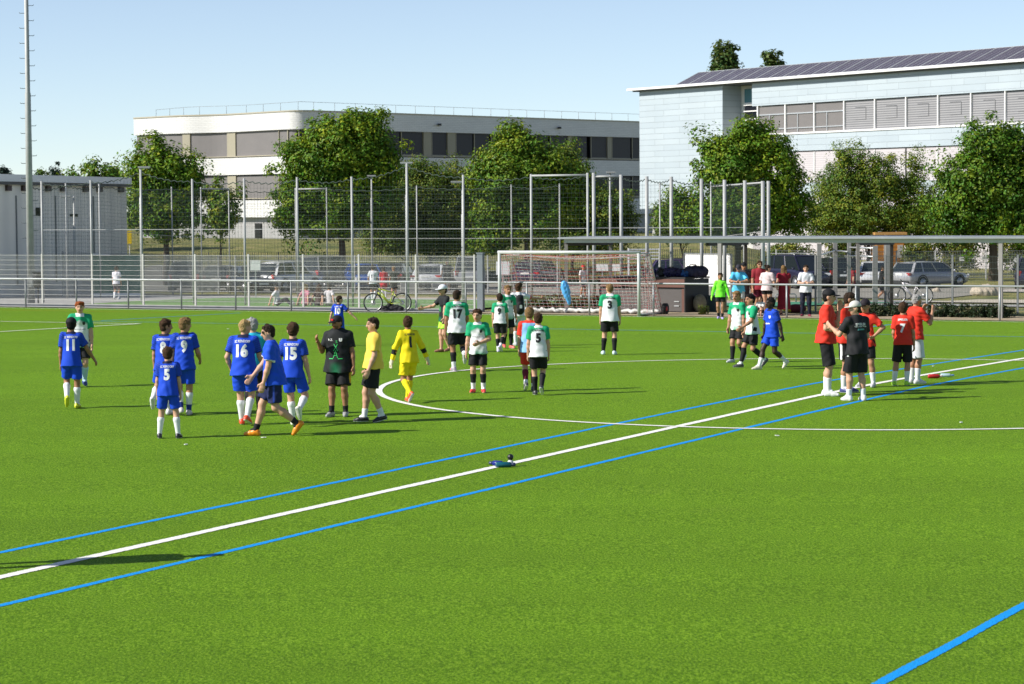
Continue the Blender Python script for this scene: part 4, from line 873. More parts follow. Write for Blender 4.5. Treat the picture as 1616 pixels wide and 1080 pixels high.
SKIN = M('skin', (0.5, 0.3, 0.2), 0.55, var=0.05, scale=12, attr=True, spec=0.35)
CLOTH = M('sports_cloth', (0.5, 0.5, 0.5), 0.75, var=0.07, scale=9, attr=True, spec=0.25)
HAIR = M('hair', (0.05, 0.03, 0.02), 0.7, spec=0.15, var=0.55, scale=45, attr=True, bump=0.7, bscale=120)
SHOE = M('shoe_leather', (0.5, 0.5, 0.5), 0.4, var=0.1, scale=20, attr=True)
PRINT_W = M('white_print', (0.78, 0.78, 0.78), 0.6, var=0.04); PRINT_K = M('black_print', (0.012, 0.012, 0.014), 0.6, var=0.04)
PRINT_G = M('green_print', (0.03, 0.55, 0.12), 0.6, var=0.1); PRINT_R = M('red_print', (0.6, 0.02, 0.02), 0.6, var=0.05); PRINT_C = M('cyan_print', (0.2, 0.65, 0.7), 0.6, var=0.05)
LENS = M('black_lens', (0.01, 0.01, 0.012), 0.1, var=0)
SKINS = dict(light=(0.56, 0.32, 0.21), tan=(0.42, 0.215, 0.125), mid=(0.33, 0.16, 0.085), dark=(0.045, 0.024, 0.016))
HAIRS = dict(brown=(0.055, 0.028, 0.014), dark=(0.034, 0.021, 0.013), blond=(0.42, 0.28, 0.12), dblond=(0.20, 0.12, 0.05), red=(0.26, 0.065, 0.015), grey=(0.33, 0.32, 0.31), black=(0.008, 0.007, 0.007))
W_, K_, B_ = (0.74, 0.745, 0.76), (0.012, 0.012, 0.014), (0.008, 0.062, 0.56)
GRN, NAVY, YEL, REDC = (0.012, 0.34, 0.15), (0.012, 0.018, 0.075), (0.82, 0.66, 0.01), (0.66, 0.035, 0.018)
# shirt colouring: f(lx, ly, lz, sleeve) in body-height units, lz measured up from the ground along the torso
def plain(c):
    c = np.array(c); return lambda lx, ly, lz, sl: np.tile(c, (len(lx), 1))
def club_green(lx, ly, lz, sl):
    g = np.array(GRN); wv = np.array(W_); k = np.clip((lz - (0.803 - 0.5 * np.abs(lx) - .03 * (ly > .02))) / 0.03, 0, 1); k = np.maximum(k, (sl > 0) * 1.0); k = np.where((lz > .832) & (np.abs(lx) < .05), 0, k)
    k2 = np.clip((0.53 - lz + .25 * np.abs(lx - .1)) / 0.07, 0, 1) * (ly > -.01) * (lx > -.02); k = np.maximum(k, k2 * .8); return wv + (g - wv) * k[:, None]
def club_blue(lx, ly, lz, sl):
    b = np.array(B_); o = np.tile(b, (len(lx), 1)); st = (sl > 0) & (np.sin(lz * 330 + lx * 160) > 0.55); o[st] = (.01, .015, .05)
    o[(lz > .836) & (np.abs(lx) < .055)] = (.01, .012, .04); o[sl > 0.93] = (.01, .012, .04); return o
def shoulder_stripes(base):
    def f(lx, ly, lz, sl):
        o = np.tile(np.array(base), (len(lx), 1)); o[sl > .93] = (.75, .75, .75); return o
    return f
def keeper_yellow(lx, ly, lz, sl):
    o = np.tile(np.array(YEL), (len(lx), 1)); o[(sl > .62) & (sl < .80)] = K_; return o
def black_green(lx, ly, lz, sl):
    o = np.tile(np.array((.014, .016, .018)), (len(lx), 1)); k = np.clip((.565 - lz) / .05, 0, 1) * (ly > 0) * np.clip(1 - np.abs(lx) / .07, 0, 1)
    return o + (np.array((.01, .16, .07)) - o) * k[:, None] * .9
def bib_red(lx, ly, lz, sl):
    o = np.tile(np.array((.22, .45, .72)), (len(lx), 1)); o[sl > 0] = REDC; o[(lz > .83)] = REDC; return o
def red_trim(lx, ly, lz, sl):
    o = np.tile(np.array(W_), (len(lx), 1)); o[sl > .8] = (.65, .06, .02); return o
ARM = dict(down=((.08, .16, 1), (.22, .06, 1)), out=((-.05, .55, 1), (.15, .6, .9)), back=((-.45, .15, 1), (-.25, .12, 1)), fwd=((.55, .12, 1), (.8, .05, .7)),
           bent=((.05, .28, 1), (1, -.35, .25)), belly=((.02, .3, 1), (.75, -.75, .1)), chin=((.55, .15, .8), (.45, -.35, -1)), akimbo=((-.25, .75, .8), (.35, -.7, .7)),
           raise_=((.1, .25, 1), (.75, -.1, -.75)), reach=((.85, .3, .45), (1, .15, .15)), cross=((.2, .25, 1), (.7, -.9, -.05)), rail=((.75, .15, .6), (.5, -.7, .1)), lap=((.5, .15, .8), (.9, -.2, .3)), prop=((-.6, .3, .8), (-.3, .2, 1)), sidereach=((.25, 1, .1), (.35, 1, .0)))
def person(label, pos, H, rz, outfit, hair='brown', skin='light', arms=('down', 'down'), legs=((0.0, .06, 0, 0), (0.0, .06, 0, 0)), lean=3, twist=0, head=(0, 0), hairstyle='short', cap=None, vox=0.0085, group=None, sit=False, name='person', bulk=1.0):
    """legs: per side (left, right) = (forward, outward, lift, heel) in body heights; rz turns the figure (0 faces the camera, 90 faces picture right)"""
    t = thing(name, label, 'person', tuple(pos), R(rz), group)
    kid = H < 1.62; bulk = bulk * (.94 if kid else 1.0); hs = (1.12 if kid else 1.0) * H / 1.75 * (1.04 if H < 1.45 else 1)
    X, Fw, Z = V3(1, 0, 0), V3(0, -1, 0), V3(0, 0, 1)
    # --- skeleton
    ank = []; hipw = .052 * H
    for s, (fw, o, lift, heel) in zip((1, -1), legs): ank.append(V3(s * o * H, -fw * H, (.045 + lift) * H + .07 * H * math.sin(R(heel))))
    th, sh = .245 * H, .238 * H; hz = .525 * H
    if sit: hz = .09 * H
    for s, a in zip((1, -1), ank):
        if not sit:
            dxy = math.hypot(a[0] - s * hipw, a[1]); mx = .994 * (th + sh); hz = min(hz, a[2] + math.sqrt(max(mx ** 2 - dxy ** 2, .01)))
    hips = [V3(s * hipw, 0, hz) for s in (1, -1)]; knees = []; fdir = []
    for i, (hp, a) in enumerate(zip(hips, ank)):
        d = a - hp; L_ = np.linalg.norm(d); L_ = min(L_, .999 * (th + sh)); dn = unit(d); ca = (th ** 2 + L_ ** 2 - sh ** 2) / (2 * th * L_); al = math.acos(max(-1, min(1, ca)))
        pole = Z if sit else Fw + X * (1 if i == 0 else -1) * .12; pr = unit(pole - dn * (pole @ dn)); knees.append(hp + dn * th * math.cos(al) + pr * th * math.sin(al))
    cl, sl_ = math.cos(R(lean)), math.sin(R(lean)); up = unit(Z * cl + Fw * sl_); ct, stt = math.cos(R(twist)), math.sin(R(twist))
    sx = unit(X * ct - Fw * stt * 1.0); sx = unit(sx - up * (sx @ up)); fr_t = np.stack([sx, np.cross(up, sx), up], 1)     # columns: side, back, up
    if fr_t[:, 1] @ Fw > 0: fr_t[:, 1] *= -1
    bk = fr_t[:, 1]
    P0 = V3(0, 0, hz); T = lambda z: P0 + up * (z - .525) * H           # point on the torso axis at nominal height z
    shl = [T(.812) + sx * s * .098 * H * bulk for s in (1, -1)]; nb = T(.842); hy, hp_ = head
    hd = unit(up * .8 + Z * .4); ch, shh = math.cos(R(hy)), math.sin(R(hy)); hf = unit(-bk * ch + sx * shh); hf = unit(hf - Z * math.sin(R(hp_))); hside = unit(np.cross(hf, Z)) * -1
    if hside @ sx < 0 and abs(hy) < 80: hside = -hside
    hup = unit(np.cross(hf, hside)); hup = hup if hup[2] > 0 else -hup; frh = np.stack([hside, -hf, hup], 1)
    hc = nb + hd * .055 * H + hup * .045 * hs * 1.75 + hf * .012 * H
    if True:
        topz = 1.0 * H
    Hp = lambda x, f, z: hc + (hside * x + hf * f + hup * z) * hs * 1.75
    sk = np.array(SKINS[skin]); vx = vox
    # --- body: one continuous skin surface
    pr = [Prim(hc, hc, 0, ell=(.0435 * hs * 1.75, .053 * hs * 1.75, .052 * hs * 1.75), fr=frh), Prim(Hp(0, .012, -.03), Hp(0, .012, -.03), 0, ell=tuple(k * hs * 1.75 for k in (.035, .040, .042)), fr=frh), Prim(Hp(0, .026, -.052), Hp(0, .022, -.058), .017 * hs * 1.75)]
    pr += [Prim(Hp(0, .048, .004), Hp(0, .06, -.020), .006 * hs * 1.75, .010 * hs * 1.75), Prim(Hp(0, .044, .012), Hp(0, .044, .012), 0, ell=tuple(k * hs * 1.75 for k in (.03, .010, .008)), fr=frh)]
    for s in (1, -1): pr.append(Prim(Hp(s * .044, -.004, -.008), Hp(s * .044, -.004, -.008), 0, ell=tuple(k * hs * 1.75 for k in (.008, .014, .019)), fr=frh))
    pr += [Prim(T(.80), Hp(0, -.008, -.03), .033 * H, .031 * hs * 1.75), Prim(T(.60), T(.78), .078 * H * bulk, .07 * H, fr=fr_t, ratio=1.5), Prim(T(.54), T(.60), .070 * H * bulk, .072 * H * bulk, fr=fr_t, ratio=1.35), Prim(shl[0], shl[1], .029 * H)]
    wrists = []; elbs = []; hands = []
    for i, s in enumerate((1, -1)):
        a = arms[i]; ua, fo = ARM[a] if isinstance(a, str) else a; base = lambda v: unit(-bk * v[0] + sx * s * v[1] - Z * v[2])
        e = shl[i] + base(ua) * .168 * H; wv = base(fo); wr = e + wv * .148 * H; elbs.append(e); wrists.append(wr)
        pr += [Prim(shl[i], e, .030 * H * bulk, .0235 * H), Prim(e, e + (wr - e) * .35, .0235 * H, .024 * H), Prim(e + (wr - e) * .35, wr, .024 * H, .0155 * H)]
        # hand: palm, four unequal fingers, thumb from the side of the palm
        inw = unit(-sx * s * .9 + wv * -(wv @ (-sx * s * .9))) if abs(wv @ sx) < .85 else unit(-bk - wv * (wv @ -bk)); thd = unit(np.cross(inw, wv)); thd = thd if thd @ (-bk) + .2 * (thd @ Z) > 0 else -thd
        pl = .055 * H; pc = wr + wv * pl * .55; frp = np.stack([thd, inw, wv], 1); pr.append(Prim(pc, pc, 0, ell=(.024 * H, .0115 * H, .034 * H), fr=frp)); hd_ = [pc]
        for j, (off, ln) in enumerate(((.016, .040), (.0055, .045), (-.005, .042), (-.0155, .033))):
            b0 = wr + wv * pl * .9 + thd * off * H; d1 = unit(wv + inw * .28 + thd * off * 6); m_ = b0 + d1 * ln * H * .55; d2 = unit(wv + inw * .9); en = m_ + d2 * ln * H * .5
            pr += [Prim(b0, m_, .0062 * H, .0056 * H), Prim(m_, en, .0056 * H, .0046 * H)]
        tb = wr + wv * pl * .25 + thd * .018 * H; tm = tb + unit(wv * .7 + thd * .8 + inw * .2) * .026 * H; pr += [Prim(tb, tm, .0075 * H, .0064 * H), Prim(tm, tm + unit(wv + thd * .25 + inw * .4) * .022 * H, .0062 * H, .005 * H)]
        hands.append((pc, wv, frp))
    feet = []
    for i, s in enumerate((1, -1)):
        hp, kn, an = hips[i], knees[i], ank[i]; heel = legs[i][3]; fd = unit(Fw + X * s * (.22 if not sit else .3)); cd = unit(an - kn); calf = -(Fw - cd * (Fw @ cd)) if not sit else V3(0, 0, -.6)
        if sit: fd = unit(Z * .9 + Fw * .5)
        elif heel: fd = unit(fd * math.cos(R(heel)) - Z * math.sin(R(heel)))
        pr += [Prim(hp + Z * .0, hp + (kn - hp) * .5, .050 * H * bulk, .045 * H * bulk), Prim(hp + (kn - hp) * .5, kn, .046 * H * bulk, .0325 * H), Prim(kn, kn + (an - kn) * .32 + calf * .010 * H, .0325 * H, .0345 * H), Prim(kn + (an - kn) * .32 + calf * .010 * H, an, .0345 * H, .0205 * H),
               Prim(an, an + fd * .055 * H + (0 if sit else 1) * unit(-Z + fd * (fd @ Z)) * .024 * H, .0205 * H, .0135 * H)]; feet.append(fd)
    V, Q = sdf_mesh(pr, vx, .014 * H)
    C_ = np.tile(sk, (len(V), 1)); q = (V - hc) @ frh / (hs * 1.75); f_ = -q[:, 1] > .02; onh = (np.abs(q) < .11).all(1) & f_
    C_[onh & (np.abs(q[:, 2] + .040) < .0075) & (np.abs(q[:, 0]) < .017)] = sk * np.array([.85, .5, .5])
    for s in (1, -1):
        e_ = onh & (np.abs(q[:, 2] - .002) < .0065) & (np.abs(q[:, 0] - s * .0185) < .0105); C_[e_] = sk * .22
        C_[onh & (np.abs(q[:, 2] - .016) < .0045) & (np.abs(q[:, 0] - s * .0195) < .014)] = sk * .3
    if outfit.get('beard'): C_[onh & (q[:, 2] < -.028) & ~((np.abs(q[:, 2] + .040) < .0075) & (np.abs(q[:, 0]) < .017))] = sk * .45
    np_mesh('body', V, Q, SKIN, t, C_)
    # --- shirt
    O = outfit; ss = int(abs(hash((round(H * 1000), round(rz))))) % 9999; shirt = None; hem = O.get('hem', .475)
    if O.get('dress'): hem = O['dress']
    sl_len = O.get('sleeve', .72); hc_cut = (T(hem) if not sit else T(.50), -up if not sit else -up)
    w_ = O.get('fit', 1.0) * bulk
    sp = [Prim(T(.62), T(.765), .097 * H * w_, .103 * H * w_, fr=fr_t, ratio=1.42, tag=0), Prim(T(hem - .02), T(.62), (.131 if not O.get('dress') else .14) * H * w_, .101 * H * w_, fr=fr_t, ratio=1.2, cuts=(hc_cut,), tag=0),
          Prim(shl[0] - sx * .012 * H, shl[1] + sx * .012 * H, .0415 * H, tag=0), Prim(T(.832), T(.852), .040 * H, .037 * H, tag=0, cuts=((T(.857), up),))]
    for i, s in enumerate((1, -1)):
        e, wr = elbs[i], wrists[i]; ax_ = unit(e - shl[i])
        if sl_len <= 1: sp.append(Prim(shl[i], e, .0425 * H, .0415 * H, cuts=((shl[i] + ax_ * .168 * H * sl_len, ax_),), tag=1 + i))
        else:
            wd = unit(wr - e); sp += [Prim(shl[i], e, .038 * H, .034 * H, tag=1 + i), Prim(e, wr, .034 * H, .027 * H, cuts=((wr - wd * .006 * H, wd),), tag=1 + i)]
    if O.get('hood'): sp.append(Prim(T(.83) + bk * .05 * H, T(.80) + bk * .06 * H, .03 * H))
    V, Q = sdf_mesh(sp, vx * 1.15, .022 * H, folds(ss, .0085 * H / 1.6, H, (.07, .22)))
    dd = np.stack([p.dist(V) for p in sp], 1); tg = np.array([p.tag for p in sp])[dd.argmin(1)]; sleeve = np.zeros(len(V))
    for i in (0, 1):
        m_ = tg == 1 + i; ax_ = unit(elbs[i] - shl[i]); pj = (V - shl[i]) @ ax_ / (.168 * H)
        if sl_len <= 1: vv = np.clip(pj / sl_len, .01, 1)
        else:
            wd = unit(wrists[i] - elbs[i]); p2 = np.clip((V - elbs[i]) @ wd / (.148 * H), 0, 1); vv = np.clip(np.where(pj < 1, pj * .5, .5 + .5 * p2), .01, 1)
            vv = np.where(p2 > 0, .55 + .45 * p2, vv * .9)
        sleeve[m_] = vv[m_]
    L0 = (V - P0) / H; lx, ly, lz = L0 @ sx, -(L0 @ bk), L0 @ up + .525
    shirt = np_mesh(O.get('shirt_name', 'shirt'), V, Q, CLOTH, t, O['shirt'](lx, ly, lz, sleeve)); bvh = BVHTree.FromPolygons([tuple(v) for v in V], [tuple(q_) for q_ in Q])
    # --- shorts / trousers
    if O.get('shorts') is not None:
        sc_ = O['shorts']; ln = O.get('short_len', .78); sp = [Prim(T(.59), hips[0] * .5 + hips[1] * .5, .068 * H * bulk, .080 * H * bulk, fr=np.stack([X, -Fw, Z], 1), ratio=1.3, cuts=((T(.565), up),), tag=0)]
        for i in (0, 1):
            hp, kn, an = hips[i], knees[i], ank[i]; ax_ = unit(kn - hp)
            if ln <= 1.1: sp.append(Prim(hp + Z * .015 * H, hp + ax_ * .26 * H, .060 * H * bulk, .063 * H * bulk, cuts=((hp + ax_ * .245 * H * ln, ax_),), tag=1 + i))
            else: a2 = unit(an - kn); sp += [Prim(hp, kn, .062 * H, .045 * H, tag=1 + i), Prim(kn, an, .045 * H, .032 * H, cuts=((an - a2 * .0 * H, a2),), tag=1 + i)]
        V, Q = sdf_mesh(sp, vx * 1.15, .02 * H, folds(ss + 7, .006 * H / 1.6, H, (.06, .2))); C_ = np.tile(np.array(sc_), (len(V), 1))
        if O.get('side_stripe') is not None:
            for i, s in enumerate((1, -1)):
                ax_ = unit(knees[i] - hips[i]); pj = (V - hips[i]) @ ax_ / (.245 * H); lat = (V - hips[i]) @ X * s / H; m_ = (lat > O.get('stripe_at', .046)) & (np.abs((V - hips[i]) @ Fw / H) < O.get('stripe_w', .02)) & (pj > O.get('stripe_from', -.2)) & (pj < O.get('stripe_to', .9)); C_[m_] = O['side_stripe']
        np_mesh(O.get('shorts_name', 'shorts'), V, Q, CLOTH, t, C_)
    # --- socks and shoes
    for i, s in enumerate((1, -1)):
        kn, an, fd = knees[i], ank[i], feet[i]; sc_ = O.get('socks')
        if sc_ is not None:
            cd = unit(an - kn); h0 = O.get('sock_h', .2); calf = -(Fw - cd * (Fw @ cd)) if not sit else V3(0, 0, -.6); mid = kn + (an - kn) * .32 + calf * .010 * H
            sp = [Prim(kn, mid, .035 * H, .0375 * H, cuts=((kn + cd * h0 * .238 * H, -cd),)), Prim(mid, an, .0375 * H, .0245 * H, cuts=((kn + cd * h0 * .238 * H, -cd),)), Prim(an, an + fd * .03 * H, .024 * H, .02 * H)]
            V, Q = sdf_mesh(sp, vx, .01 * H); C_ = np.tile(np.array(sc_), (len(V), 1))
            if O.get('sock2') is not None: C_[((V - kn) @ cd / (.238 * H)) > O.get('sock2_at', .62)] = O['sock2']
            np_mesh('sock', V, Q, CLOTH, t, C_)
        if O.get('shoes') is not None:
            heel = legs[i][3]; dn = V3(0, 0, -1) if not sit else unit(np.cross(X, fd)) * -1; dn = unit(dn - fd * (dn @ fd)); sd = unit(np.cross(fd, dn)); frs = np.stack([sd, dn, fd], 1); b0 = an + dn * .026 * H
            sp = [Prim(b0 - fd * .022 * H, b0 + fd * .06 * H, .0235 * H, .0215 * H, tag=0), Prim(b0 + fd * .05 * H, b0 + fd * .092 * H + dn * .004 * H, .0235 * H, .0165 * H, tag=0), Prim(an + fd * .008 * H + dn * .012 * H, b0 + fd * .045 * H - dn * .008 * H, .0265 * H, .022 * H, tag=0), Prim(an + dn * .008 * H - fd * .012 * H, an + dn * .014 * H + fd * .012 * H, .0265 * H, .026 * H, tag=0)]
            cut = an + dn * .0435 * H
            for p_ in sp: p_.cuts = ((cut, dn),)
            if O.get('low_shoe'): sp[2].cuts = sp[3].cuts = ((cut, dn), (an + dn * .002 * H, -dn))
            V, Q = sdf_mesh(sp, vx * .8, .012 * H); C_ = np.tile(np.array(O['shoes']), (len(V), 1)); dep = (V - an) @ dn / H; C_[dep > .0355] = O.get('sole', (.6, .6, .58))
            if O.get('shoe2') is not None: C_[((V - an) @ fd / H > .045) & (dep < .034)] = O['shoe2']
            so = np_mesh('shoe', V, Q, SHOE, t, C_)
    # --- hair
    hcol = np.array(HAIRS[hair]); hk = hs * 1.75
    if hairstyle != 'bald':
        cutn = unit(hf * .75 - hup * .85); sp = [Prim(Hp(0, -.006, .010), Hp(0, -.006, .010), 0, ell=(.0500 * hk, .0585 * hk, .0525 * hk), fr=frh, cuts=((Hp(0, .034, .022), cutn), (Hp(0, 0, -.030), -hup)))]
        sp.append(Prim(Hp(0, -.022, -.020), Hp(0, -.022, -.020), 0, ell=(.0435 * hk, .036 * hk, .040 * hk), fr=frh))
        g = np.random.default_rng(ss)
        if not cap:
            nbl = {'short': 26, 'curly': 48, 'messy': 40, 'long': 26, 'crop': 12, 'bun': 20}[hairstyle]
            for j in range(nbl):
                d = unit(g.normal(size=3) * (1, 1, .8) + V3(0, .12, .75)); c = Hp(d[0] * .044, -d[1] * .050 - .004, .012 + d[2] * .046)
                if -d[1] > .55 and d[2] < .45: continue
                sp.append(Prim(c, c + (hup * g.uniform(-.3, .8) + hf * g.uniform(-.2, .9) * (-d[1] > -.2) + hside * g.uniform(-.5, .5)) * .016 * hk, g.uniform(.009, .016 if hairstyle not in ('curly', 'messy') else .019) * hk, .005 * hk))
            if hairstyle in ('short', 'messy', 'curly'):
                for j in range(6): c = Hp((j - 2.5) * .0135, .038 - abs(j - 2.5) * .004, .046); sp.append(Prim(c, c + hf * .005 * hk - hup * g.uniform(.010, .026) * hk + hside * g.uniform(-.006, .010) * hk, .0095 * hk, .004 * hk))
        if hairstyle == 'long':
            for j in range(9): x = (j - 4) * .011; sp.append(Prim(Hp(x, -.036, 0), Hp(x * 1.2, -.050 + .01 * math.sin(j), -.16 - .02 * (j % 3)), .016 * hk, .010 * hk))
        if hairstyle == 'bun': sp.append(Prim(Hp(0, -.06, .045), Hp(0, -.066, .05), .022 * hk))
        V, Q = sdf_mesh(sp, vx * .8, .008 * hk, folds(ss + 3, .0022 * hk, H, (.012, .03))); np_mesh('hair', V, Q, HAIR, t, np.tile(hcol, (len(V), 1)))
    if cap is not None:
        back = cap.get('back', False); f2 = -1 if back else 1; cc = np.array(cap['col'])
        sp = [Prim(Hp(0, -.004, .018), Hp(0, -.004, .018), 0, ell=(.0545 * hk, .0635 * hk, .0555 * hk), fr=frh, cuts=((Hp(0, 0, .012), -hup),))]
        V, Q = sdf_mesh(sp, vx * .8, .006 * hk); co = np_mesh('cap', V, Q, CLOTH, t, np.tile(cc, (len(V), 1)))
        if not cap.get('nobrim'):
            sp = [Prim(Hp(0, f2 * .058, .012), Hp(0, f2 * .058, .012), 0, ell=(.042 * hk, .052 * hk, .0075 * hk), fr=frh, cuts=((Hp(0, f2 * .045, 0), -hf * f2),))]
            V, Q = sdf_mesh(sp, min(vx * .6, .005), .004 * hk); np_mesh('brim', V, Q, CLOTH, co, np.tile(cc if 'brim' not in cap else np.array(cap['brim']), (len(V), 1)))
        if cap.get('logo'): mb = MB(); mb.box(tuple(Hp(0, f2 * .0605, .036)), (.03 * hk, .012 * hk, .016 * hk), mat=Matrix([list(r_) for r_ in frh])); mb.build('cap_logo', cap['logo'], co)
    if O.get('glasses'):
        mb = MB(); mx = Matrix([list(r_) for r_ in frh])
        for s in (1, -1): mb.box(tuple(Hp(s * .0205, .0515, .003)), (.033 * hk, .008 * hk, .018 * hk), mat=mx); mb.box(tuple(Hp(s * .0445, .02, .006)), (.004 * hk, .065 * hk, .005 * hk), mat=mx)
        mb.box(tuple(Hp(0, .055, .006)), (.012 * hk, .006 * hk, .005 * hk), mat=mx); mb.build('sunglasses', LENS, t)
    if O.get('gloves') is not None:
        for pc, wv, frp in hands:
            sp = [Prim(pc, pc, 0, ell=(.030 * H, .019 * H, .036 * H), fr=frp), Prim(pc - wv * .06 * H, pc - wv * .02 * H, .024 * H, .022 * H)]; thd, inw = frp[:, 0], frp[:, 1]
            for j in range(4): b0 = pc + wv * .022 * H + thd * (.021 - .014 * j) * H; sp.append(Prim(b0, b0 + unit(wv + inw * .3 + thd * (.3 - .2 * j)) * (.045 - .003 * abs(j - 1)) * H, .0105 * H, .009 * H))
            sp.append(Prim(pc + thd * .02 * H - wv * .02 * H, pc + thd * .05 * H + wv * .01 * H, .011 * H, .009 * H)); V, Q = sdf_mesh(sp, vx * .8, .008 * H)
            C_ = np.tile(np.array(O['gloves']), (len(V), 1)); C_[(V - pc) @ wv < -.045 * H] = (.03, .04, .2); np_mesh('glove', V, Q, CLOTH, t, C_)
    # --- prints on the shirt
    def put_print(txt, z, h, mat, front=False, x=0.0, arc=0.0, bold=.02, nm='shirt_number', width=None):
        cu = bpy.data.curves.new('txt', 'FONT'); cu.body = txt; cu.align_x = 'CENTER'; cu.align_y = 'CENTER'; cu.offset = bold; cu.resolution_u = 3
        ob = bpy.data.objects.new('txt', cu); me = ob.to_mesh(); bmm = bmesh.new(); bmm.from_mesh(me); ob.to_mesh_clear(); bpy.data.objects.remove(ob); bpy.data.curves.remove(cu)
        co = np.array([v.co[:2] for v in bmm.verts]); lo_, hi_ = co.min(0), co.max(0); k = h * H / (hi_[1] - lo_[1]); kx = k if width is None else width * H / (hi_[0] - lo_[0]); mid = (lo_ + hi_) / 2
        bmesh.ops.triangulate(bmm, faces=bmm.faces[:])
        for _ in range(3):
            es = [e for e in bmm.edges if max(abs(e.verts[0].co.x - e.verts[1].co.x) * kx, abs(e.verts[0].co.y - e.verts[1].co.y) * k) > .035]
            if not es: break
            bmesh.ops.subdivide_edges(bmm, edges=es, cuts=1); bmesh.ops.triangulate(bmm, faces=bmm.faces[:])
        dr = -bk if not front else bk; sgn = 1 if not front else -1      # from behind the reader sees +side on the left for backs
        vs = []
        sgx = sx * (-1 if False else 1)
        right = np.cross(dr, up)                                        # picture right for someone looking along dr
        for v in bmm.verts:
            a_ = (v.co.x - mid[0]) * kx; b_ = (v.co.y - mid[1]) * k - arc * a_ * a_ / H; p = T(z) + right * (a_ + x * H) + up * b_
            hit = bvh.ray_cast(Vector(p - dr * .6), Vector(dr)); q_ = np.array(hit[0]) if hit[0] is not None else p - dr * .1 * H
            vs.append(q_ - dr * .006)
        fs = [[v.index for v in f.verts] for f in bmm.faces]; bmm.free(); mb = MB(); mb.add(vs, fs); return mb.build(nm, mat, shirt)
    for pr_ in O.get('prints', ()): put_print(**pr_)
    return t
# ---------------------------------------------------------------- the people
def hp(x, yt, yf):
    p = gp(x, yf); return p, (yf - yt) * p.y / FPX / 1.012
def P(label, x, yt, yf, rz, outfit, H=None, **kw):
    p, h = hp(x, yt, yf); return person(label, p, H or h, rz, outfit, **kw)
def num(n, mat, z=.715, h=.115, name=None, nz=.805, arc=.9, nw=.15, x=0.0, **kw):
    o = [dict(txt=n, z=z, h=h * 1.12, mat=mat, bold=.055, x=x, width=(.118 if len(n) > 1 else .066) * (.45 if n == '1' else 1) * (.8 if n == '11' else 1))]
    if name: o.append(dict(txt=name, z=nz, h=.026, mat=mat, arc=arc, bold=.02, nm='shirt_lettering', width=nw))
    return o
TEAMB, TEAMG = 'SC REINDORF', 'FC Bad Kreuzheim'
CREST_SPEC = lambda mat, x=-.045, z=.755, h=.04: dict(txt='U', z=z, h=h, mat=mat, front=True, x=-x, bold=.15, nm='crest', width=.032)
def blue_kit(n, **kw): 
    d = dict(shirt=club_blue, shorts=B_, socks=W_, shoes=(.7, .7, .7), prints=num(n, PRINT_W, name=TEAMB)); d.update(kw); return d
def green_kit(n, **kw):
    d = dict(shirt=club_green, shorts=K_, socks=K_, shoes=(.05, .05, .05), prints=num(n, PRINT_K, name=TEAMG, h=.105, z=.71)) if n else dict(shirt=club_green, shorts=K_, socks=K_, shoes=(.05, .05, .05), prints=[CREST_SPEC(PRINT_K), dict(txt='sport gruppe', z=.685, h=.016, mat=PRINT_K, front=True, bold=.0, nm='shirt_lettering', width=.13)])
    d.update(kw); return d
ST = ((0, .055, 0, 0), (0, .055, 0, 0))
def walk(a=.16, side='L', heel=38, o=.04):
    """side = the leg in front"""
    f, b = (a, o, 0, 0), (-a, o, .012, heel); return (f, b) if side == 'L' else (b, f)
GB, GG = 'players in blue kit', 'players in white and green kit'
# ---- left group
P('boy in blue number 11 seen from behind, black cap and yellow boots', 114, 502, 645, 183, blue_kit('11', shoes=(.62, .66, .02), sole=(.6, .62, .05)), hair='black', skin='mid', cap=dict(col=K_, nobrim=True), arms=('down', ((.25, .5, .9), (.45, .45, .8))), legs=((-.05, .05, .02, 55), (.05, .05, 0, 0)), group=GB, hairstyle='crop')
P('red-haired boy in white and green shirt with black crest facing camera', 128, 474, 611, 8, green_kit(None, socks=(.42, .58, .72), shoes=(.03, .05, .2)), hair='red', arms=('down', 'down'), legs=walk(.05, 'R', 10), group=GG, hairstyle='messy')
P('small boy in blue number 5 with feet wide apart, black boots', 266, 548, 692, 178, blue_kit('5', shoes=(.02, .02, .025), fit=1.06), hair='brown', arms=('down', 'down'), legs=((.0, .10, 0, 0), (-.01, .11, 0, 0)), group=GB)
P('curly brown-haired boy in blue number 8 half hidden behind the small number 5', 261, 504, 655, 172, blue_kit('8'), hair='brown', head=(-55, 0), arms=('down', 'bent'), legs=((-.13, .1, .07, 60), (.03, .03, 0, 0)), group=GB, hairstyle='curly', skin='tan')
P('boy in blue number 9 with dark blond hair looking right', 292, 501, 656, 187, blue_kit('9', sock2=(.02, .04, .25), sock2_at=.72, shoes=(.6, .55, .55), shoe2=(.6, .03, .03)), hair='dblond', head=(-60, 0), arms=('down', ((.05, .30, 1), (1, .15, .55))), legs=walk(.04, 'R', 12), group=GB, hairstyle='messy', skin='tan')
P('blond boy in blue number 16 with white socks and orange-red boots', 386, 503, 671, 172, blue_kit('16', shoes=(.75, .07, .02)), hair='blond', head=(-48, 0), arms=(((-.1, .35, 1), (.6, -.1, .8)), ((.35, .18, .9), (.9, .1, .75))), legs=walk(.06, 'L', 20), group=GB, hairstyle='messy', bulk=1.08)
P('grey-haired referee in cyan shirt and black socks behind the blond number 16', 401, 502, 657, 188, dict(shirt=plain((.02, .42, .60)), shorts=K_, socks=K_, sock_h=.12, shoes=(.04, .04, .04)), hair='grey', head=(25, 0), arms=('down', 'fwd'), legs=ST, bulk=1.05)
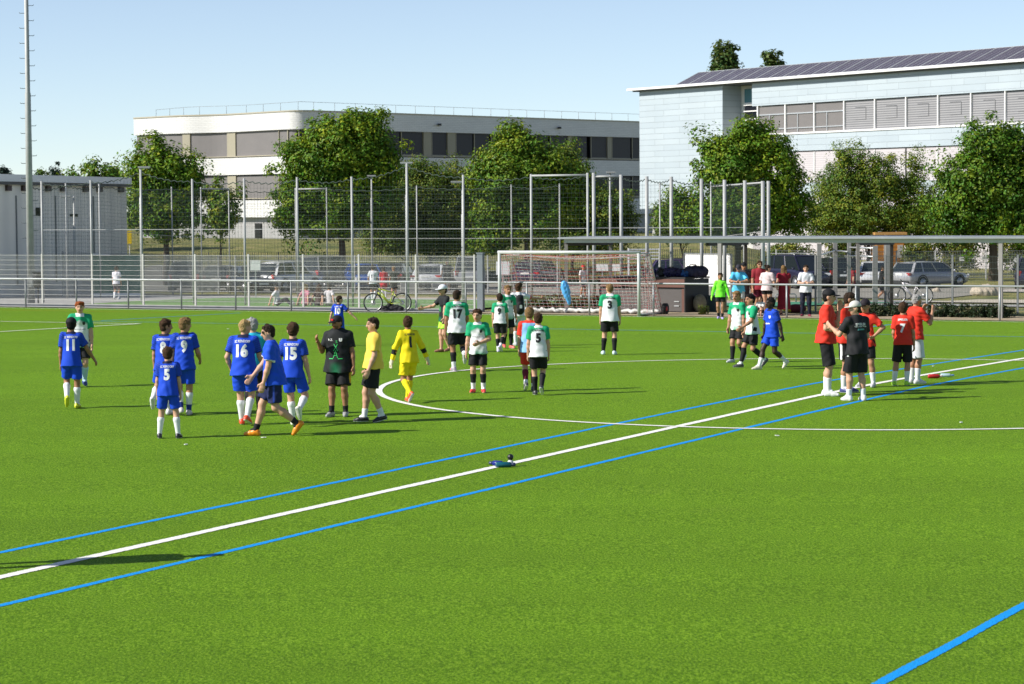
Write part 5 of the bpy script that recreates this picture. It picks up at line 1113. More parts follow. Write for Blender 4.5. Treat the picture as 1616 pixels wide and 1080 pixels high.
P('man in blue polo shirt, navy shorts, sunglasses and orange boots walking left', 434, 504, 688, -88, dict(shirt=shoulder_stripes((.012, .075, .62)), shorts=NAVY, short_len=.82, socks=K_, sock_h=.74, shoes=(.85, .27, .01), sole=(.7, .2, .02), glasses=True, side_stripe=(.02, .05, .3), stripe_w=.006, prints=[dict(txt='V', z=.745, h=.03, mat=PRINT_W, front=True, x=-.05, nm='shirt_crest')]),
  hair='dark', skin='light', arms=(((.12, .08, 1), (.3, .05, 1)), ((.5, .1, 1), (.75, 0, .8))), legs=((-.20, .03, .01, 48), (.17, .03, 0, 0)), lean=5, bulk=1.04, head=(8, 4))
P('boy in blue number 15 stepping away with one white boot lifted', 463, 509, 672, 168, blue_kit('15', shoes=(.75, .75, .6)), hair='brown', arms=(((-.1, .3, 1), (.5, .1, .8)), ((.02, .2, 1), (.1, .2, 1))), legs=((.06, .02, 0, 0), (-.16, .11, .07, 62)), group=GB, head=(12, 0), hairstyle='short')
P('boy in blue running far behind the black-capped coach, arm out to the right', 535, 467, 546, 165, blue_kit('10', socks=K_, shoes=K_, hem=.50), hair='dark', head=(-50, 0), arms=(((.1, .45, 1), (.2, .35, 1)), ((.0, .8, .75), (.15, .75, .7))), legs=walk(.1, 'L', 30), group=GB, vox=.0105)
P('coach in black shirt with green print, black cap and yellow-sided shorts', 536, 496, 657, -14, dict(shirt=black_green, shorts=K_, short_len=.88, side_stripe=(.75, .45, .01), stripe_at=.030, stripe_from=.15, stripe_to=.80, stripe_w=.060, socks=K_, sock_h=.72, shoes=(.30, .30, .30), sole=(.55, .55, .55), beard=True, hem=.45, fit=1.12,
   prints=[dict(txt='R.Z.', z=.775, h=.022, mat=PRINT_W, front=True, x=-.055, nm='shirt_initials', width=.05), CREST_SPEC(PRINT_W, x=-.05, z=.775, h=.035), dict(txt='X', z=.70, h=.07, mat=PRINT_G, front=True, bold=-.01, nm='shirt_print', width=.05), dict(txt='s', z=.757, h=.026, mat=PRINT_G, front=True, x=.01, bold=-.01, nm='shirt_print'), dict(txt='A', z=.635, h=.075, mat=PRINT_G, front=True, bold=-.012, nm='shirt_print', width=.05), dict(txt='- -', z=.59, h=.008, mat=PRINT_G, front=True, bold=.02, nm='shirt_print', width=.14)]),
  hair='dark', skin='mid', head=(-28, 4), cap=dict(col=(.015, .015, .017), logo=PRINT_R), arms=(((.0, .2, 1), (.15, .12, 1)), ((.12, .35, 1), (.75, .05, -.75))), legs=((.02, .07, 0, 0), (.07, .06, 0, 0)), bulk=1.13)
P('boy in pale yellow T-shirt, black shorts and black trainers facing left', 590, 498, 666, -78, dict(shirt=plain((.80, .56, .08)), shorts=K_, socks=W_, sock_h=.66, shoes=(.012, .012, .014), sole=(.7, .7, .7), hem=.52, low_shoe=True), hair='dark', skin='light', arms=(((.1, .1, 1), (.42, .02, 1)), ((.05, .1, 1), (.3, 0, 1))), legs=((-.075, .04, .0, 12), (.085, .04, 0, 0)), lean=-2, head=(5, 3))
P('goalkeeper in all yellow number 1 with black elbow patches and white gloves', 646, 497, 635, 204, dict(shirt=keeper_yellow, sleeve=2, shorts=YEL, socks=YEL, sock_h=.1, shoes=(.75, .10, .03), gloves=(.62, .58, .42), prints=num('1', PRINT_K, name='SC REINDORF', nw=.13)), hair='brown', skin='mid', head=(-30, 0), arms=(((.05, .38, 1), (.1, .28, 1)), ((.0, .5, .9), (.15, .45, .9))), legs=((-.17, .05, .015, 48), (.13, .03, 0, 0)), lean=5)
# ---- middle group
P('woman in white cap, black shirt and neon green shorts holding out an arm', 703, 450, 556, -62, dict(shirt=black_green, shorts=(.42, .85, .06), short_len=.72, shoes=(.25, .12, .07), sole=(.2, .1, .06), low_shoe=True, glasses=True, prints=[dict(txt='A', z=.66, h=.08, mat=PRINT_G, front=True, bold=-.01, nm='shirt_print', width=.06)]), hair='dark', cap=dict(col=(.72, .73, .76)), arms=(((.3, .3, .7), (.2, .2, 1)), ((.55, .45, .65), (1, .35, .12))), legs=walk(.05, 'R', 8), lean=4)
P('dark-haired boy in white and green number 17 with one leg kicked back', 722, 457, 586, 193, green_kit('17', socks=K_, sock2=W_, sock2_at=.7, shoes=(.35, .30, .36), shoe2=(.75, .15, .05)), hair='dark', skin='mid', head=(-45, 0), arms=('down', ((.1, .2, 1), (.5, -.1, 1))), legs=((.0, .045, 0, 0), (-.16, .06, .10, 60)), group=GG, bulk=1.02)
P('brown-haired boy in white and green shirt standing, hand on belly, red boots', 755, 488, 620, -6, green_kit(None, sock2=W_, sock2_at=.66, shoes=(.75, .05, .04)), hair='brown', head=(-12, 2), arms=(((.0, .3, 1), (.65, -.75, .25)), ((.0, .18, 1), (.05, .12, 1))), legs=((.0, .062, 0, 0), (.0, .062, 0, 0)), group=GG)
P('boy in white and green number 9 walking away with lilac boot', 789, 464, 556, 166, green_kit('9', socks=K_, sock2=W_, sock2_at=.75, shoes=(.55, .5, .72), hem=.5), hair='dark', head=(10, 2), arms=('down', 'down'), legs=((-.0, .03, 0, 0), (-.1, .03, .015, 38)), group=GG, vox=.0095, twist=8)
P('blond boy facing camera beside the backpack boy, red and white boots', 801, 450, 550, 22, green_kit(None, shoes=(.7, .12, .1), sole=(.7, .7, .7)), hair='dblond', skin='tan', arms=('down', 'down'), legs=walk(.05, 'L', 10), group=GG, vox=.0095)
bpk = P('boy in white with red cuffs pointing right, black backpack on', 819, 447, 546, 192, dict(shirt=red_trim, shorts=(.62, .68, .68), socks=W_, shoes=(.5, .5, .5)), hair='brown', skin='tan', head=(-50, 0), arms=('down', ((.2, 1, .35), (.3, 1, -.02))), legs=ST, vox=.0095)
P('boy in light blue bib over red kit half hidden left of white number 5', 836, 485, 618, 176, dict(shirt=bib_red, shorts=REDC, socks=(.16, .012, .03), sock2=W_, sock2_at=.78, shoes=(.08, .08, .09), sleeve=.8), hair='dblond', arms=('down', 'down'), legs=walk(.07, 'R', 30), hairstyle='short')
P('boy in white and green number 5 walking away with black socks', 850, 494, 624, 180, green_kit('5', sock_h=.22), hair='brown', arms=('down', 'down'), legs=((.05, .04, 0, 0), (-.06, .035, .012, 42)), group=GG, hairstyle='short')
P('boy in white and green number 3 standing with black socks and pale boots', 963, 447, 560, 176, green_kit('3', shoes=(.55, .68, .70)), hair='dblond', head=(35, 0), arms=('down', 'down'), legs=((.02, .1, 0, 0), (-.02, .06, 0, 0)), group=GG, hairstyle='crop', bulk=1.04, vox=.0095)
# ---- right of centre
P('goalkeeper boy in neon green long sleeves and black shorts', 1137, 431, 504, -6, dict(shirt=plain((.22, .95, .05)), sleeve=2, shorts=K_, short_len=.6, socks=K_, sock_h=.62, shoes=(.42, .35, .66), gloves=(.4, .8, .1), hem=.49, prints=[CREST_SPEC(PRINT_K)]), hair='dark', skin='tan', arms=(((.0, .35, 1), (.05, .25, 1)), ((.0, .35, 1), (.05, .25, 1))), legs=walk(.03, 'L', 5), vox=.0105)
P('light brown-haired boy in white and green on the left of three walkers', 1165, 459, 572, -40, green_kit(None, shoes=(.5, .5, .52)), hair='dblond', skin='tan', arms=(((.0, .1, 1), (.12, .05, 1)), 'down'), legs=walk(.09, 'R', 35), group=GG, vox=.0095)
P('dark-haired boy in white and green with black leggings, middle of three walkers', 1188, 461, 580, -72, green_kit(None, shorts=K_, sock_h=-.25, sock2=W_, sock2_at=.86, shoes=(.06, .06, .065)), hair='black', skin='tan', arms=(((.35, .1, 1), (.9, 0, .5)), 'down'), legs=walk(.16, 'R', 40), group=GG, vox=.0095)
P('dark-skinned boy in blue kit and white socks walking left', 1219, 465, 583, -62, blue_kit('', prints=[CREST_SPEC(PRINT_W), dict(txt='alpin', z=.665, h=.03, mat=PRINT_W, front=True, bold=.03, nm='shirt_lettering', width=.1)], sock_h=.5, shoes=(.6, .58, .45), short_len=.7), hair='black', skin='dark', arms=(((-.35, .18, 1), (-.15, .15, 1)), ((.15, .15, 1), (.1, .1, 1))), legs=walk(.19, 'R', 40), group=GB, hairstyle='crop', vox=.0095)
# ---- red group
RED_KIT = dict(shirt=plain(REDC), shorts=K_, socks=W_, sock_h=.45, shoes=(.72, .72, .72), sole=(.75, .75, .75))
def red_kit(**kw): d = dict(RED_KIT); d.update(kw); return d
GR = 'people in red shirts'
P('tall young man in red shirt and black cap with hand on chin', 1303, 455, 625, 78, red_kit(hem=.50, short_len=.98, prints=[dict(txt='~', z=.76, h=.012, mat=PRINT_W, front=True, nm='shirt_logo', width=.03)]), H=1.86, hair='black', cap=dict(col=K_), arms=(((.45, .05, .8), (.15, .02, -1)), ((.0, .12, 1), (1, -.25, .1))), legs=((.0, .05, 0, 0), (.03, .05, 0, 0)), group=GR)
P('dark-haired young man in red shirt beside the man with hand on chin', 1335, 457, 620, 58, red_kit(hem=.5, side_stripe=W_, stripe_w=.012, shoes=(.05, .06, .2), prints=[dict(txt='~', z=.765, h=.012, mat=PRINT_W, front=True, nm='shirt_logo', width=.03)]), H=1.78, hair='dark', head=(30, 8), arms=('down', ((.0, .15, 1), (.5, -.2, .9))), legs=ST, group=GR, skin='tan', hairstyle='messy')
P('coach in black shirt and shorts with light grey cap, seen from behind', 1353, 474, 633, 208, dict(shirt=plain((.016, .016, .018)), shorts=K_, short_len=.95, side_stripe=W_, stripe_w=.014, stripe_to=.3, socks=W_, sock_h=.68, shoes=(.66, .66, .66), sole=(.72, .72, .72), hem=.47, prints=[dict(txt='SPIELER', z=.775, h=.026, mat=PRINT_W, arc=.9, nm='shirt_lettering', width=.12), dict(txt='TRAINER TEAM', z=.75, h=.010, mat=PRINT_W, nm='shirt_lettering', width=.14), dict(txt='JUGEND', z=.72, h=.020, mat=PRINT_C, nm='shirt_lettering', width=.08)]), hair='dark', head=(72, 3), hairstyle='crop', cap=dict(col=(.55, .54, .50), back=False), arms=(((.45, .3, .8), (.85, .1, -.55)), ((.1, .25, 1), (.9, -.3, .2))), legs=((.04, .075, 0, 0), (-.02, .06, 0, 0)), bulk=1.05)
P('boy in red with dark cap and hand on hip behind the coach in black', 1367, 473, 611, -32, red_kit(shoes=(.5, .5, .52), prints=[dict(txt='~', z=.765, h=.012, mat=PRINT_W, front=True, nm='shirt_logo', width=.03)]), hair='dark', cap=dict(col=(.02, .015, .02)), arms=('akimbo', 'down'), legs=((.0, .09, 0, 0), (.0, .06, 0, 0)), group=GR, skin='tan')
P('boy in red number 7 with neon yellow boots seen from behind', 1425, 477, 609, 168, red_kit(shoes=(.40, .75, .03), shorts=K_, short_len=.95, hem=.5, prints=num('7', PRINT_W, name='SPIELER', nw=.12, h=.10, z=.70)), hair='brown', head=(-10, -4), arms=(((.0, .12, 1), (.6, -.1, .8)), 'down'), legs=((.0, .105, 0, 0), (.02, .045, 0, 0)), group=GR, skin='tan')
P('older man in red with grey hair, white shorts and hands at his mouth', 1443, 463, 606, 118, red_kit(shorts=(.62, .64, .68), short_len=.95, shoes=(.6, .6, .62), beard=True, hem=.5), hair='grey', skin='tan', arms=(((.6, .2, .7), (.4, -.35, -1)), ((.55, .25, .75), (.5, -.3, -1))), legs=ST, group=GR)
# ---- spectators by the rail
def rail(x, back): u, v = guv(x, 500); return UV(u, 32.9 + back)
def SP(label, x, back, H, rz, outfit, dv=0, **kw): return person(label, rail(x, back), H, rz, outfit, vox=.0115, **kw)
SP('man in dark grey shirt, black cap and sunglasses behind the neon goalkeeper', 1152, 1.6, 1.76, 10, dict(shirt=plain((.06, .055, .06)), shorts=(.05, .045, .05), glasses=True), hair='dark', skin='tan', cap=dict(col=K_), arms=('down', 'down'), legs=ST)
SP('man in light blue shirt and cap leaning on the handrail', 1165, .55, 1.74, -4, dict(shirt=plain((.10, .50, .80)), shorts=(.55, .55, .56)), hair='dark', skin='tan', cap=dict(col=(.03, .03, .04)), arms=(((.75, .5, .75), (.5, -.95, -.05)), ((.75, .5, .75), (.5, -.95, -.05))), legs=ST, lean=16, head=(0, 8))
SP('man in dark red shirt and sunglasses standing behind the handrail', 1180, 1.7, 1.82, 6, dict(shirt=plain((.25, .02, .03)), shorts=(.12, .012, .03), glasses=True), hair='brown', skin='tan', arms=('akimbo', 'down'), legs=ST, bulk=1.08)
SP('woman in pale pink top and black shorts turned away', 1198, 1.5, 1.68, 150, dict(shirt=plain((.68, .55, .55)), shorts=K_, short_len=.35, shoes=(.5, .5, .5), hem=.5), hair='dark', hairstyle='bun', head=(-40, 0), arms=(((.0, .3, 1), (.7, .1, -.2)), 'bent'), legs=ST)
SP('woman with long blond hair in a long dark red dress', 1219, 2.0, 1.66, 185, dict(shirt=plain((.23, .012, .025)), dress=.12, shirt_name='dress', shoes=(.1, .03, .03), sleeve=.4), hair='dblond', hairstyle='long', arms=(((.05, .2, 1), (.6, -.1, .4)), 'down'), legs=ST)
SP('child with dark hair crouching low behind the handrail', 1199, .9, 1.15, -30, dict(shirt=plain((.6, .6, .58)), shorts=K_), hair='brown', hairstyle='long', arms=('lap', 'lap'), legs=((.18, .08, 0, 0), (.18, .08, 0, 0)), sit=True)
SP('woman in white T-shirt and navy trousers with crossed arms', 1274, 1.2, 1.70, -6, dict(shirt=plain((.66, .67, .72)), shorts=(.012, .014, .03), shorts_name='trousers', short_len=2, shoes=(.2, .03, .05)), hair='dark', skin='light', arms=('cross', 'cross'), legs=((.0, .07, 0, 0), (.0, .07, 0, 0)))
def FP(label, x, yf, H, rz, outfit, **kw): return person(label, gp(x, yf), H, rz, outfit, vox=.013, **kw)
FP('person in red and black top and cap walking by the exercise posts', 1344, 474, 1.62, -60, dict(shirt=plain((.20, .012, .02)), shorts=K_, shorts_name='trousers', short_len=2, shoes=(.1, .1, .1)), hair='black', cap=dict(col=K_), legs=walk(.1, 'L', 20))
FP('person in black with cap in profile by the white bicycle', 1391, 477, 1.62, 80, dict(shirt=plain(K_), shorts=(.03, .03, .035), shoes=(.6, .6, .6)), hair='dark', skin='tan', cap=dict(col=K_), legs=walk(.14, 'L', 30), arms=('down', 'fwd'))
# ---- in the little court
FP('boy in white T-shirt and dark shorts walking in front of the green screen', 184, 473, 1.36, 168, dict(shirt=plain((.68, .66, .70)), shorts=(.07, .05, .07), socks=W_, sock_h=.3, shoes=(.6, .6, .6)), hair='dark', skin='tan', legs=walk(.08, 'R', 15))
FP('boy in white shirt and black shorts standing inside the court', 589, 474, 1.42, 176, dict(shirt=plain((.66, .66, .70)), shorts=K_, socks=W_, shoes=(.62, .62, .62), prints=[dict(txt='11', z=.7, h=.09, mat=PRINT_K)]), hair='dark', skin='tan', legs=walk(.06, 'L', 15), arms=(((.2, .3, 1), (.6, .1, .8)), 'down'))
FP('child in long red football shirt inside the court', 606, 470, 1.38, 190, dict(shirt=plain((.42, .02, .03)), shorts=(.3, .02, .03), socks=W_, shoes=(.6, .6, .6), hem=.40), hair='dark', skin='tan', legs=ST)
FP('child in dark olive T-shirt with hand on hip inside the court', 622, 470, 1.42, 200, dict(shirt=plain((.05, .06, .045)), shorts=(.04, .045, .04), shoes=(.5, .5, .5)), hair='dblond', skin='tan', legs=ST, arms=('down', 'akimbo'))
FP('man in black T-shirt standing near the white parked car', 706, 462, 1.72, 4, dict(shirt=plain((.02, .02, .022)), shorts=(.03, .03, .035), shoes=(.3, .3, .3)), hair='dark', skin='tan', arms=(((.0, .3, 1), (.05, .2, 1)), ((.0, .3, 1), (.05, .2, 1))), legs=ST, bulk=1.08)
FP('man in white shirt and red cap behind the goal net', 920, 470, 1.55, 30, dict(shirt=plain((.62, .60, .60)), shorts=(.2, .2, .22), shoes=(.5, .5, .5)), hair='dark', skin='tan', cap=dict(col=(.55, .03, .03)), legs=walk(.06, 'L', 10), arms=('bent', 'down'))
def SIT(label, x, rz, outfit, **kw): return person(label, gp(x, 484.5) + Vector((0, 0, .02)), 1.40, rz, outfit, vox=.0115, sit=True, legs=kw.pop('legs', ((.40, .06, 0, 0), (.42, .05, 0, 0))), arms=kw.pop('arms', ('prop', 'prop')), **kw)
SIT('boy in white T-shirt and black cap sitting on the court, legs to the right', 438, 75, dict(shirt=plain((.72, .72, .73)), shorts=(.03, .03, .035), shorts_name='trousers', short_len=2, shoes=(.5, .5, .5), hem=.52), hair='dark', cap=dict(col=K_), lean=-6)
SIT('blond girl in pink top sitting on the court', 482, 150, dict(shirt=plain((.50, .20, .26)), shorts=(.3, .1, .18), hem=.52, shoes=(.6, .6, .6)), hair='blond', hairstyle='bun', lean=4)
SIT('girl with long brown hair and dark top sitting right of the pink girl', 503, 160, dict(shirt=plain((.06, .035, .03)), shorts=(.05, .05, .06), hem=.52, shoes=(.5, .4, .4)), hair='brown', hairstyle='long', lean=6)
SIT('dark-haired child in white top sitting at the right of the row', 519, 165, dict(shirt=plain((.6, .56, .58)), shorts=(.4, .35, .4), hem=.52, shoes=(.6, .6, .6)), hair='dark', lean=8)
# someone standing just outside the left edge, whose shadow falls across the lines
pl = gp(340, 876); d = Vector((-S.x, -S.y, 0)).normalized(); L_ = 1.80 / math.tan(SUN_EL)
q = pl - d * L_; q.z = float(gz(q.x, q.y))
person('man in dark tracksuit standing just left of the view, casting a shadow', q, 1.80, 100, dict(shirt=plain((.05, .05, .07)), shorts=(.03, .03, .05), shoes=(.4, .4, .4)), hair='dark', vox=.012, legs=((.0, .09, 0, 0), (.0, .09, 0, 0)))
# backpack worn by the pointing boy (held by him: a thing of its own)
def backpack(o, H=1.5):
    b = thing('backpack', 'black backpack with white logo worn by the pointing boy', 'backpack', tuple(o.location), o.rotation_euler[2]); z = .70 * H
    sp = [Prim((0, .135, z - .16), (0, .125, z + .12), .115, .10, fr=np.eye(3), ratio=1.35), Prim((0, .19, z - .14), (0, .19, z - .02), .075, .07, fr=np.eye(3), ratio=1.6)]
    V, Q = sdf_mesh(sp, .011, .02); np_mesh('bag', V, Q, CLOTH, b, np.tile((.014, .014, .016), (len(V), 1)))
    mb = MB()
    for s in (1, -1): mb.tube([(s * .075, .14, z + .17), (s * .085, .03, z + .205), (s * .09, -.10, z + .14), (s * .1, -.11, z), (s * .09, .02, z - .14), (s * .07, .12, z - .18)], .014, 6)
    mb.build('strap', M('strap_black', (.014, .014, .016), .8), b)
    mb = MB(); mb.box((0.0, .262, z - .07), (.06, .006, .08)); mb.build('logo', PRINT_W, b)
backpack(bpk)
# ================================================================ GOAL, SHELTER, SHED AND OTHER OBJECTS
def place(o, off): o.location = off; return o
GOALP = M('goal_paint', (.50, .51, .50), .4, .1, var=.06); NETW = M('white_net_cord', (.62, .61, .58), .7, var=.0); NETR = M('red_net_cord', (.62, .03, .03), .7, var=.0)
def net_patch(mb, A, B, C, D, nu, nv, sag, r, seed, vec):
    """strands over the bilinear patch A-B (top) to D-C (bottom), bulging along vec"""
    g = np.random.default_rng(seed); ph = g.uniform(0, 6, 4)
    def p(u, v):
        q = (A * (1 - u) + B * u) * (1 - v) + (D * (1 - u) + C * u) * v; s = math.sin(math.pi * u) * math.sin(math.pi * (v * .75 + .12)) * sag
        w_ = .03 * math.sin(5 * u + ph[0] + 3 * v) + .03 * math.sin(7 * v + ph[1]); return q + vec * (s + w_) + Vector((0, 0, -1)) * sag * .45 * math.sin(math.pi * u) * (1 - v)
    for i in range(nu + 1): mb.tube([p(i / nu, k / 14) for k in range(15)], r, 3, cap=False)
    for j in range(nv + 1): mb.tube([p(k / 22, j / nv) for k in range(23)], r, 3, cap=False)
def goal():
    a, b_ = guv(793, 496.3), guv(1008, 499.7); v0 = 32.35; L_, Rr = UV(a[0], v0), UV(b_[0], v0); H = 2.12
    t = thing('football_goal', 'white portable football goal with white and red nets at the far touchline', 'goal', tuple(L_)); off = -Vector(L_); ev = Vector((EV[0], EV[1], 0)); up = Vector((0, 0, 1))
    for p in (L_, Rr): mb = MB(); mb.cyl(p, p + up * H, .055, 12); place(mb.build('post', GOALP, t), off)
    mb = MB(); eu = Vector((EU[0], EU[1], 0)); mb.cyl(L_ + up * (H - .0) - eu * .055, Rr + up * H + eu * .055, .058, 12); place(mb.build('crossbar', GOALP, t), off)
    D0, D1 = .85, 1.9
    for p in (L_, Rr):
        mb = MB(); mb.tube([p + up * (H - .03), p + up * (H - .05) + ev * D0, p + ev * D1 + up * .06], .028, 8); place(mb.build('stanchion', GOALP, t), off)
        mb = MB(); mb.cyl(p + up * .06, p + ev * D1 + up * .06, .045, 8); place(mb.build('side_base', GOALP, t), off)
    mb = MB(); mb.cyl(L_ + ev * D1 + up * .06, Rr + ev * D1 + up * .06, .055, 8); place(mb.build('rear_base', GOALP, t), off)
    for p, s in ((L_, -1), (Rr, 1)):
        c = p + ev * (D1 - .1) + eu * s * .16 + up * .19; mw = MB(); mw.cyl(c - eu * .06, c + eu * .06, .19, 18); wo = place(mw.build('wheel', TYRE, t), off); mw = MB(); mw.cyl(c - eu * .065, c + eu * .065, .08, 12); mw.build('hub', M('hub_red', (.5, .03, .03), .5), wo)
    T0, T1 = L_ + up * (H - .08), Rr + up * (H - .08); M0, M1 = T0 + ev * D0, T1 + ev * D0; G0, G1 = L_ + ev * (D1 - .05) + up * .1, Rr + ev * (D1 - .05) + up * .1
    for nm, mat, nu, nv, r, sd in (('white_net', NETW, 34, 17, .0058, 1), ('red_net', NETR, 2, 15, .0042, 2)):
        mb = MB(); net_patch(mb, M0, M1, G1, G0, nu, nv, .28, r, sd, ev); net_patch(mb, T0, T1, M1, M0, nu, max(2, nv // 3), .12, r, sd + 5, -up)
        for (A, B, C, D, vv) in ((T0, M0, G0, L_ + up * .08, -eu), (T1, M1, G1, Rr + up * .08, eu)): net_patch(mb, A, B, C, D, 9 if nm[0] == 'w' else 3, nv, .14, r, sd + 9, vv)
        place(mb.build(nm, mat, t), off)
    mb = MB()                                        # gathered white hem lying along the ground
    mb.tube([L_.lerp(Rr, k / 40) + ev * (D1 - .2 + .05 * math.sin(k * 1.7)) + up * (.1 + .03 * math.sin(k * 2.3)) for k in range(41)], [.05 + .03 * abs(math.sin(k * 1.3)) for k in range(41)], 6); place(mb.build('net_hem', NETW, t), off)
    # crumpled light blue bag hanging on the rail
    pb = gp(897, 497); z0, z1 = at(893, 478.5, pb.y).z, at(893, 449, pb.y).z; pb = UV(guv(897, 497)[0], 32.82); zs = np.linspace(z1, z0, 7)
    sp = []
    for k in range(6): sp.append(Prim((pb.x - .06 + .03 * k, pb.y - .06, zs[k]), (pb.x - .04 + .03 * k, pb.y - .06, zs[k + 1]), .07 + .06 * math.sin(1 + k * .4), .07 + .06 * math.sin(1.4 + k * .4), fr=np.eye(3), ratio=1.3))
    V, Q = sdf_mesh(sp, .016, .04, folds(3, .014, 1.6, (.08, .2))); o = np_mesh('carrier_bag', V - np.array(pb), Q, M('blue_plastic', (.10, .38, .80), .35, var=.3, scale=6), None); o.location = pb; tag(o, 'crumpled light blue bag hanging on the handrail behind the goal net', 'bag')
goal()

SHEL = M('shelter_beam', (.46, .45, .42), .5, .2, var=.12, scale=1.5); SHELD = M('dark_brown_steel', (.05, .042, .036), .5, .2, var=.1); PGREY = M('post_grey_paint', (.27, .255, .24), .55, .1, var=.12)
def shelter():
    # long flat roof parallel to the rail
    p0 = gp(897, 487); pr_ = ray(1616, 503)
    v1 = 34.6; u0 = guv(905, 492.5)[0]; u1 = 1.0
    A = UV(u0, v1); zt = at(897, 375.5, A.y).z; zb = at(897, 384.5, A.y).z; t = thing('shelter', 'long flat steel shelter roof on slim posts behind the far rail', 'shelter', tuple(A)); off = -Vector(A); ev = Vector((EV[0], EV[1], 0)); eu = Vector((EU[0], EU[1], 0))
    F = lambda u, v, z: Vector((*(CC + u * EU + v * EV), z))
    mb = MB(); a, b_ = F(u0 + .08, v1, (zt + zb) / 2 - .01), F(u1, v1, (zt + zb) / 2 - .01); mb.bar(a, b_, .12, .13); place(mb.build('front_beam', SHEL, t), off)
    mb = MB(); mb.add([F(u0 - .1, v1 - .2, zt + .02), F(u1, v1 - .2, zt + .02), F(u1, v1 + 2.3, zt + .03), F(u0 - .1, v1 + 2.3, zt + .03)] + [F(u0 - .1, v1 - .2, zt - .04), F(u1, v1 - .2, zt - .04), F(u1, v1 + 2.3, zt - .03), F(u0 - .1, v1 + 2.3, zt - .03)], [(0, 1, 2, 3), (7, 6, 5, 4), (0, 4, 5, 1), (1, 5, 6, 2), (2, 6, 7, 3), (3, 7, 4, 0)]); place(mb.build('roof', M('roof_sheet', (.33, .34, .35), .4, .4, var=.2, scale=1), t), off)
    for x in (1119, 1609): u = guv(x, 499)[0]; mb = MB(); p = UV(u, v1 - .0); mb.box(p + Vector((0, 0, (zb - p.z) / 2)), (.13, .11, zb - p.z + .05), -AX); place(mb.build('post', PGREY, t), off)
    # portal frames beneath
    for (xa, xb_, yt, lb) in ((894, 964, 386, 'left'), (1118, 1177, 386, 'mid'), (1354, 1407, 385.5, 'right')):
        va, vb = 35.0, 37.4; ua = toUV(gp(xa, 493))[0]
        pa = gp(xa, 492.5); pb = gp(xb_, 485)
        pb = at(xb_, 486, pa.y + 1.6); pb.z = float(gz(pb.x, pb.y)); z = at(xa, yt, pa.y).z
        if xa == 1118: pa = None
        if pa is not None: mb = MB(); mb.bar(pa, (pa.x, pa.y, z), .11, .11); place(mb.build('frame_post', PGREY, t), off)
        mb = MB(); mb.bar(pb, (pb.x, pb.y, z), .11, .11); place(mb.build('frame_post', SHELD if xa > 1000 else PGREY, t), off)
        q = pa if pa is not None else at(xa, 492, pb.y - 1.6)
        mb = MB(); mb.bar((q.x - .03, q.y, z + .02), (pb.x + .05, pb.y, z + .02), .12, .14); place(mb.build('frame_beam', SHELD, t), off)
shelter()
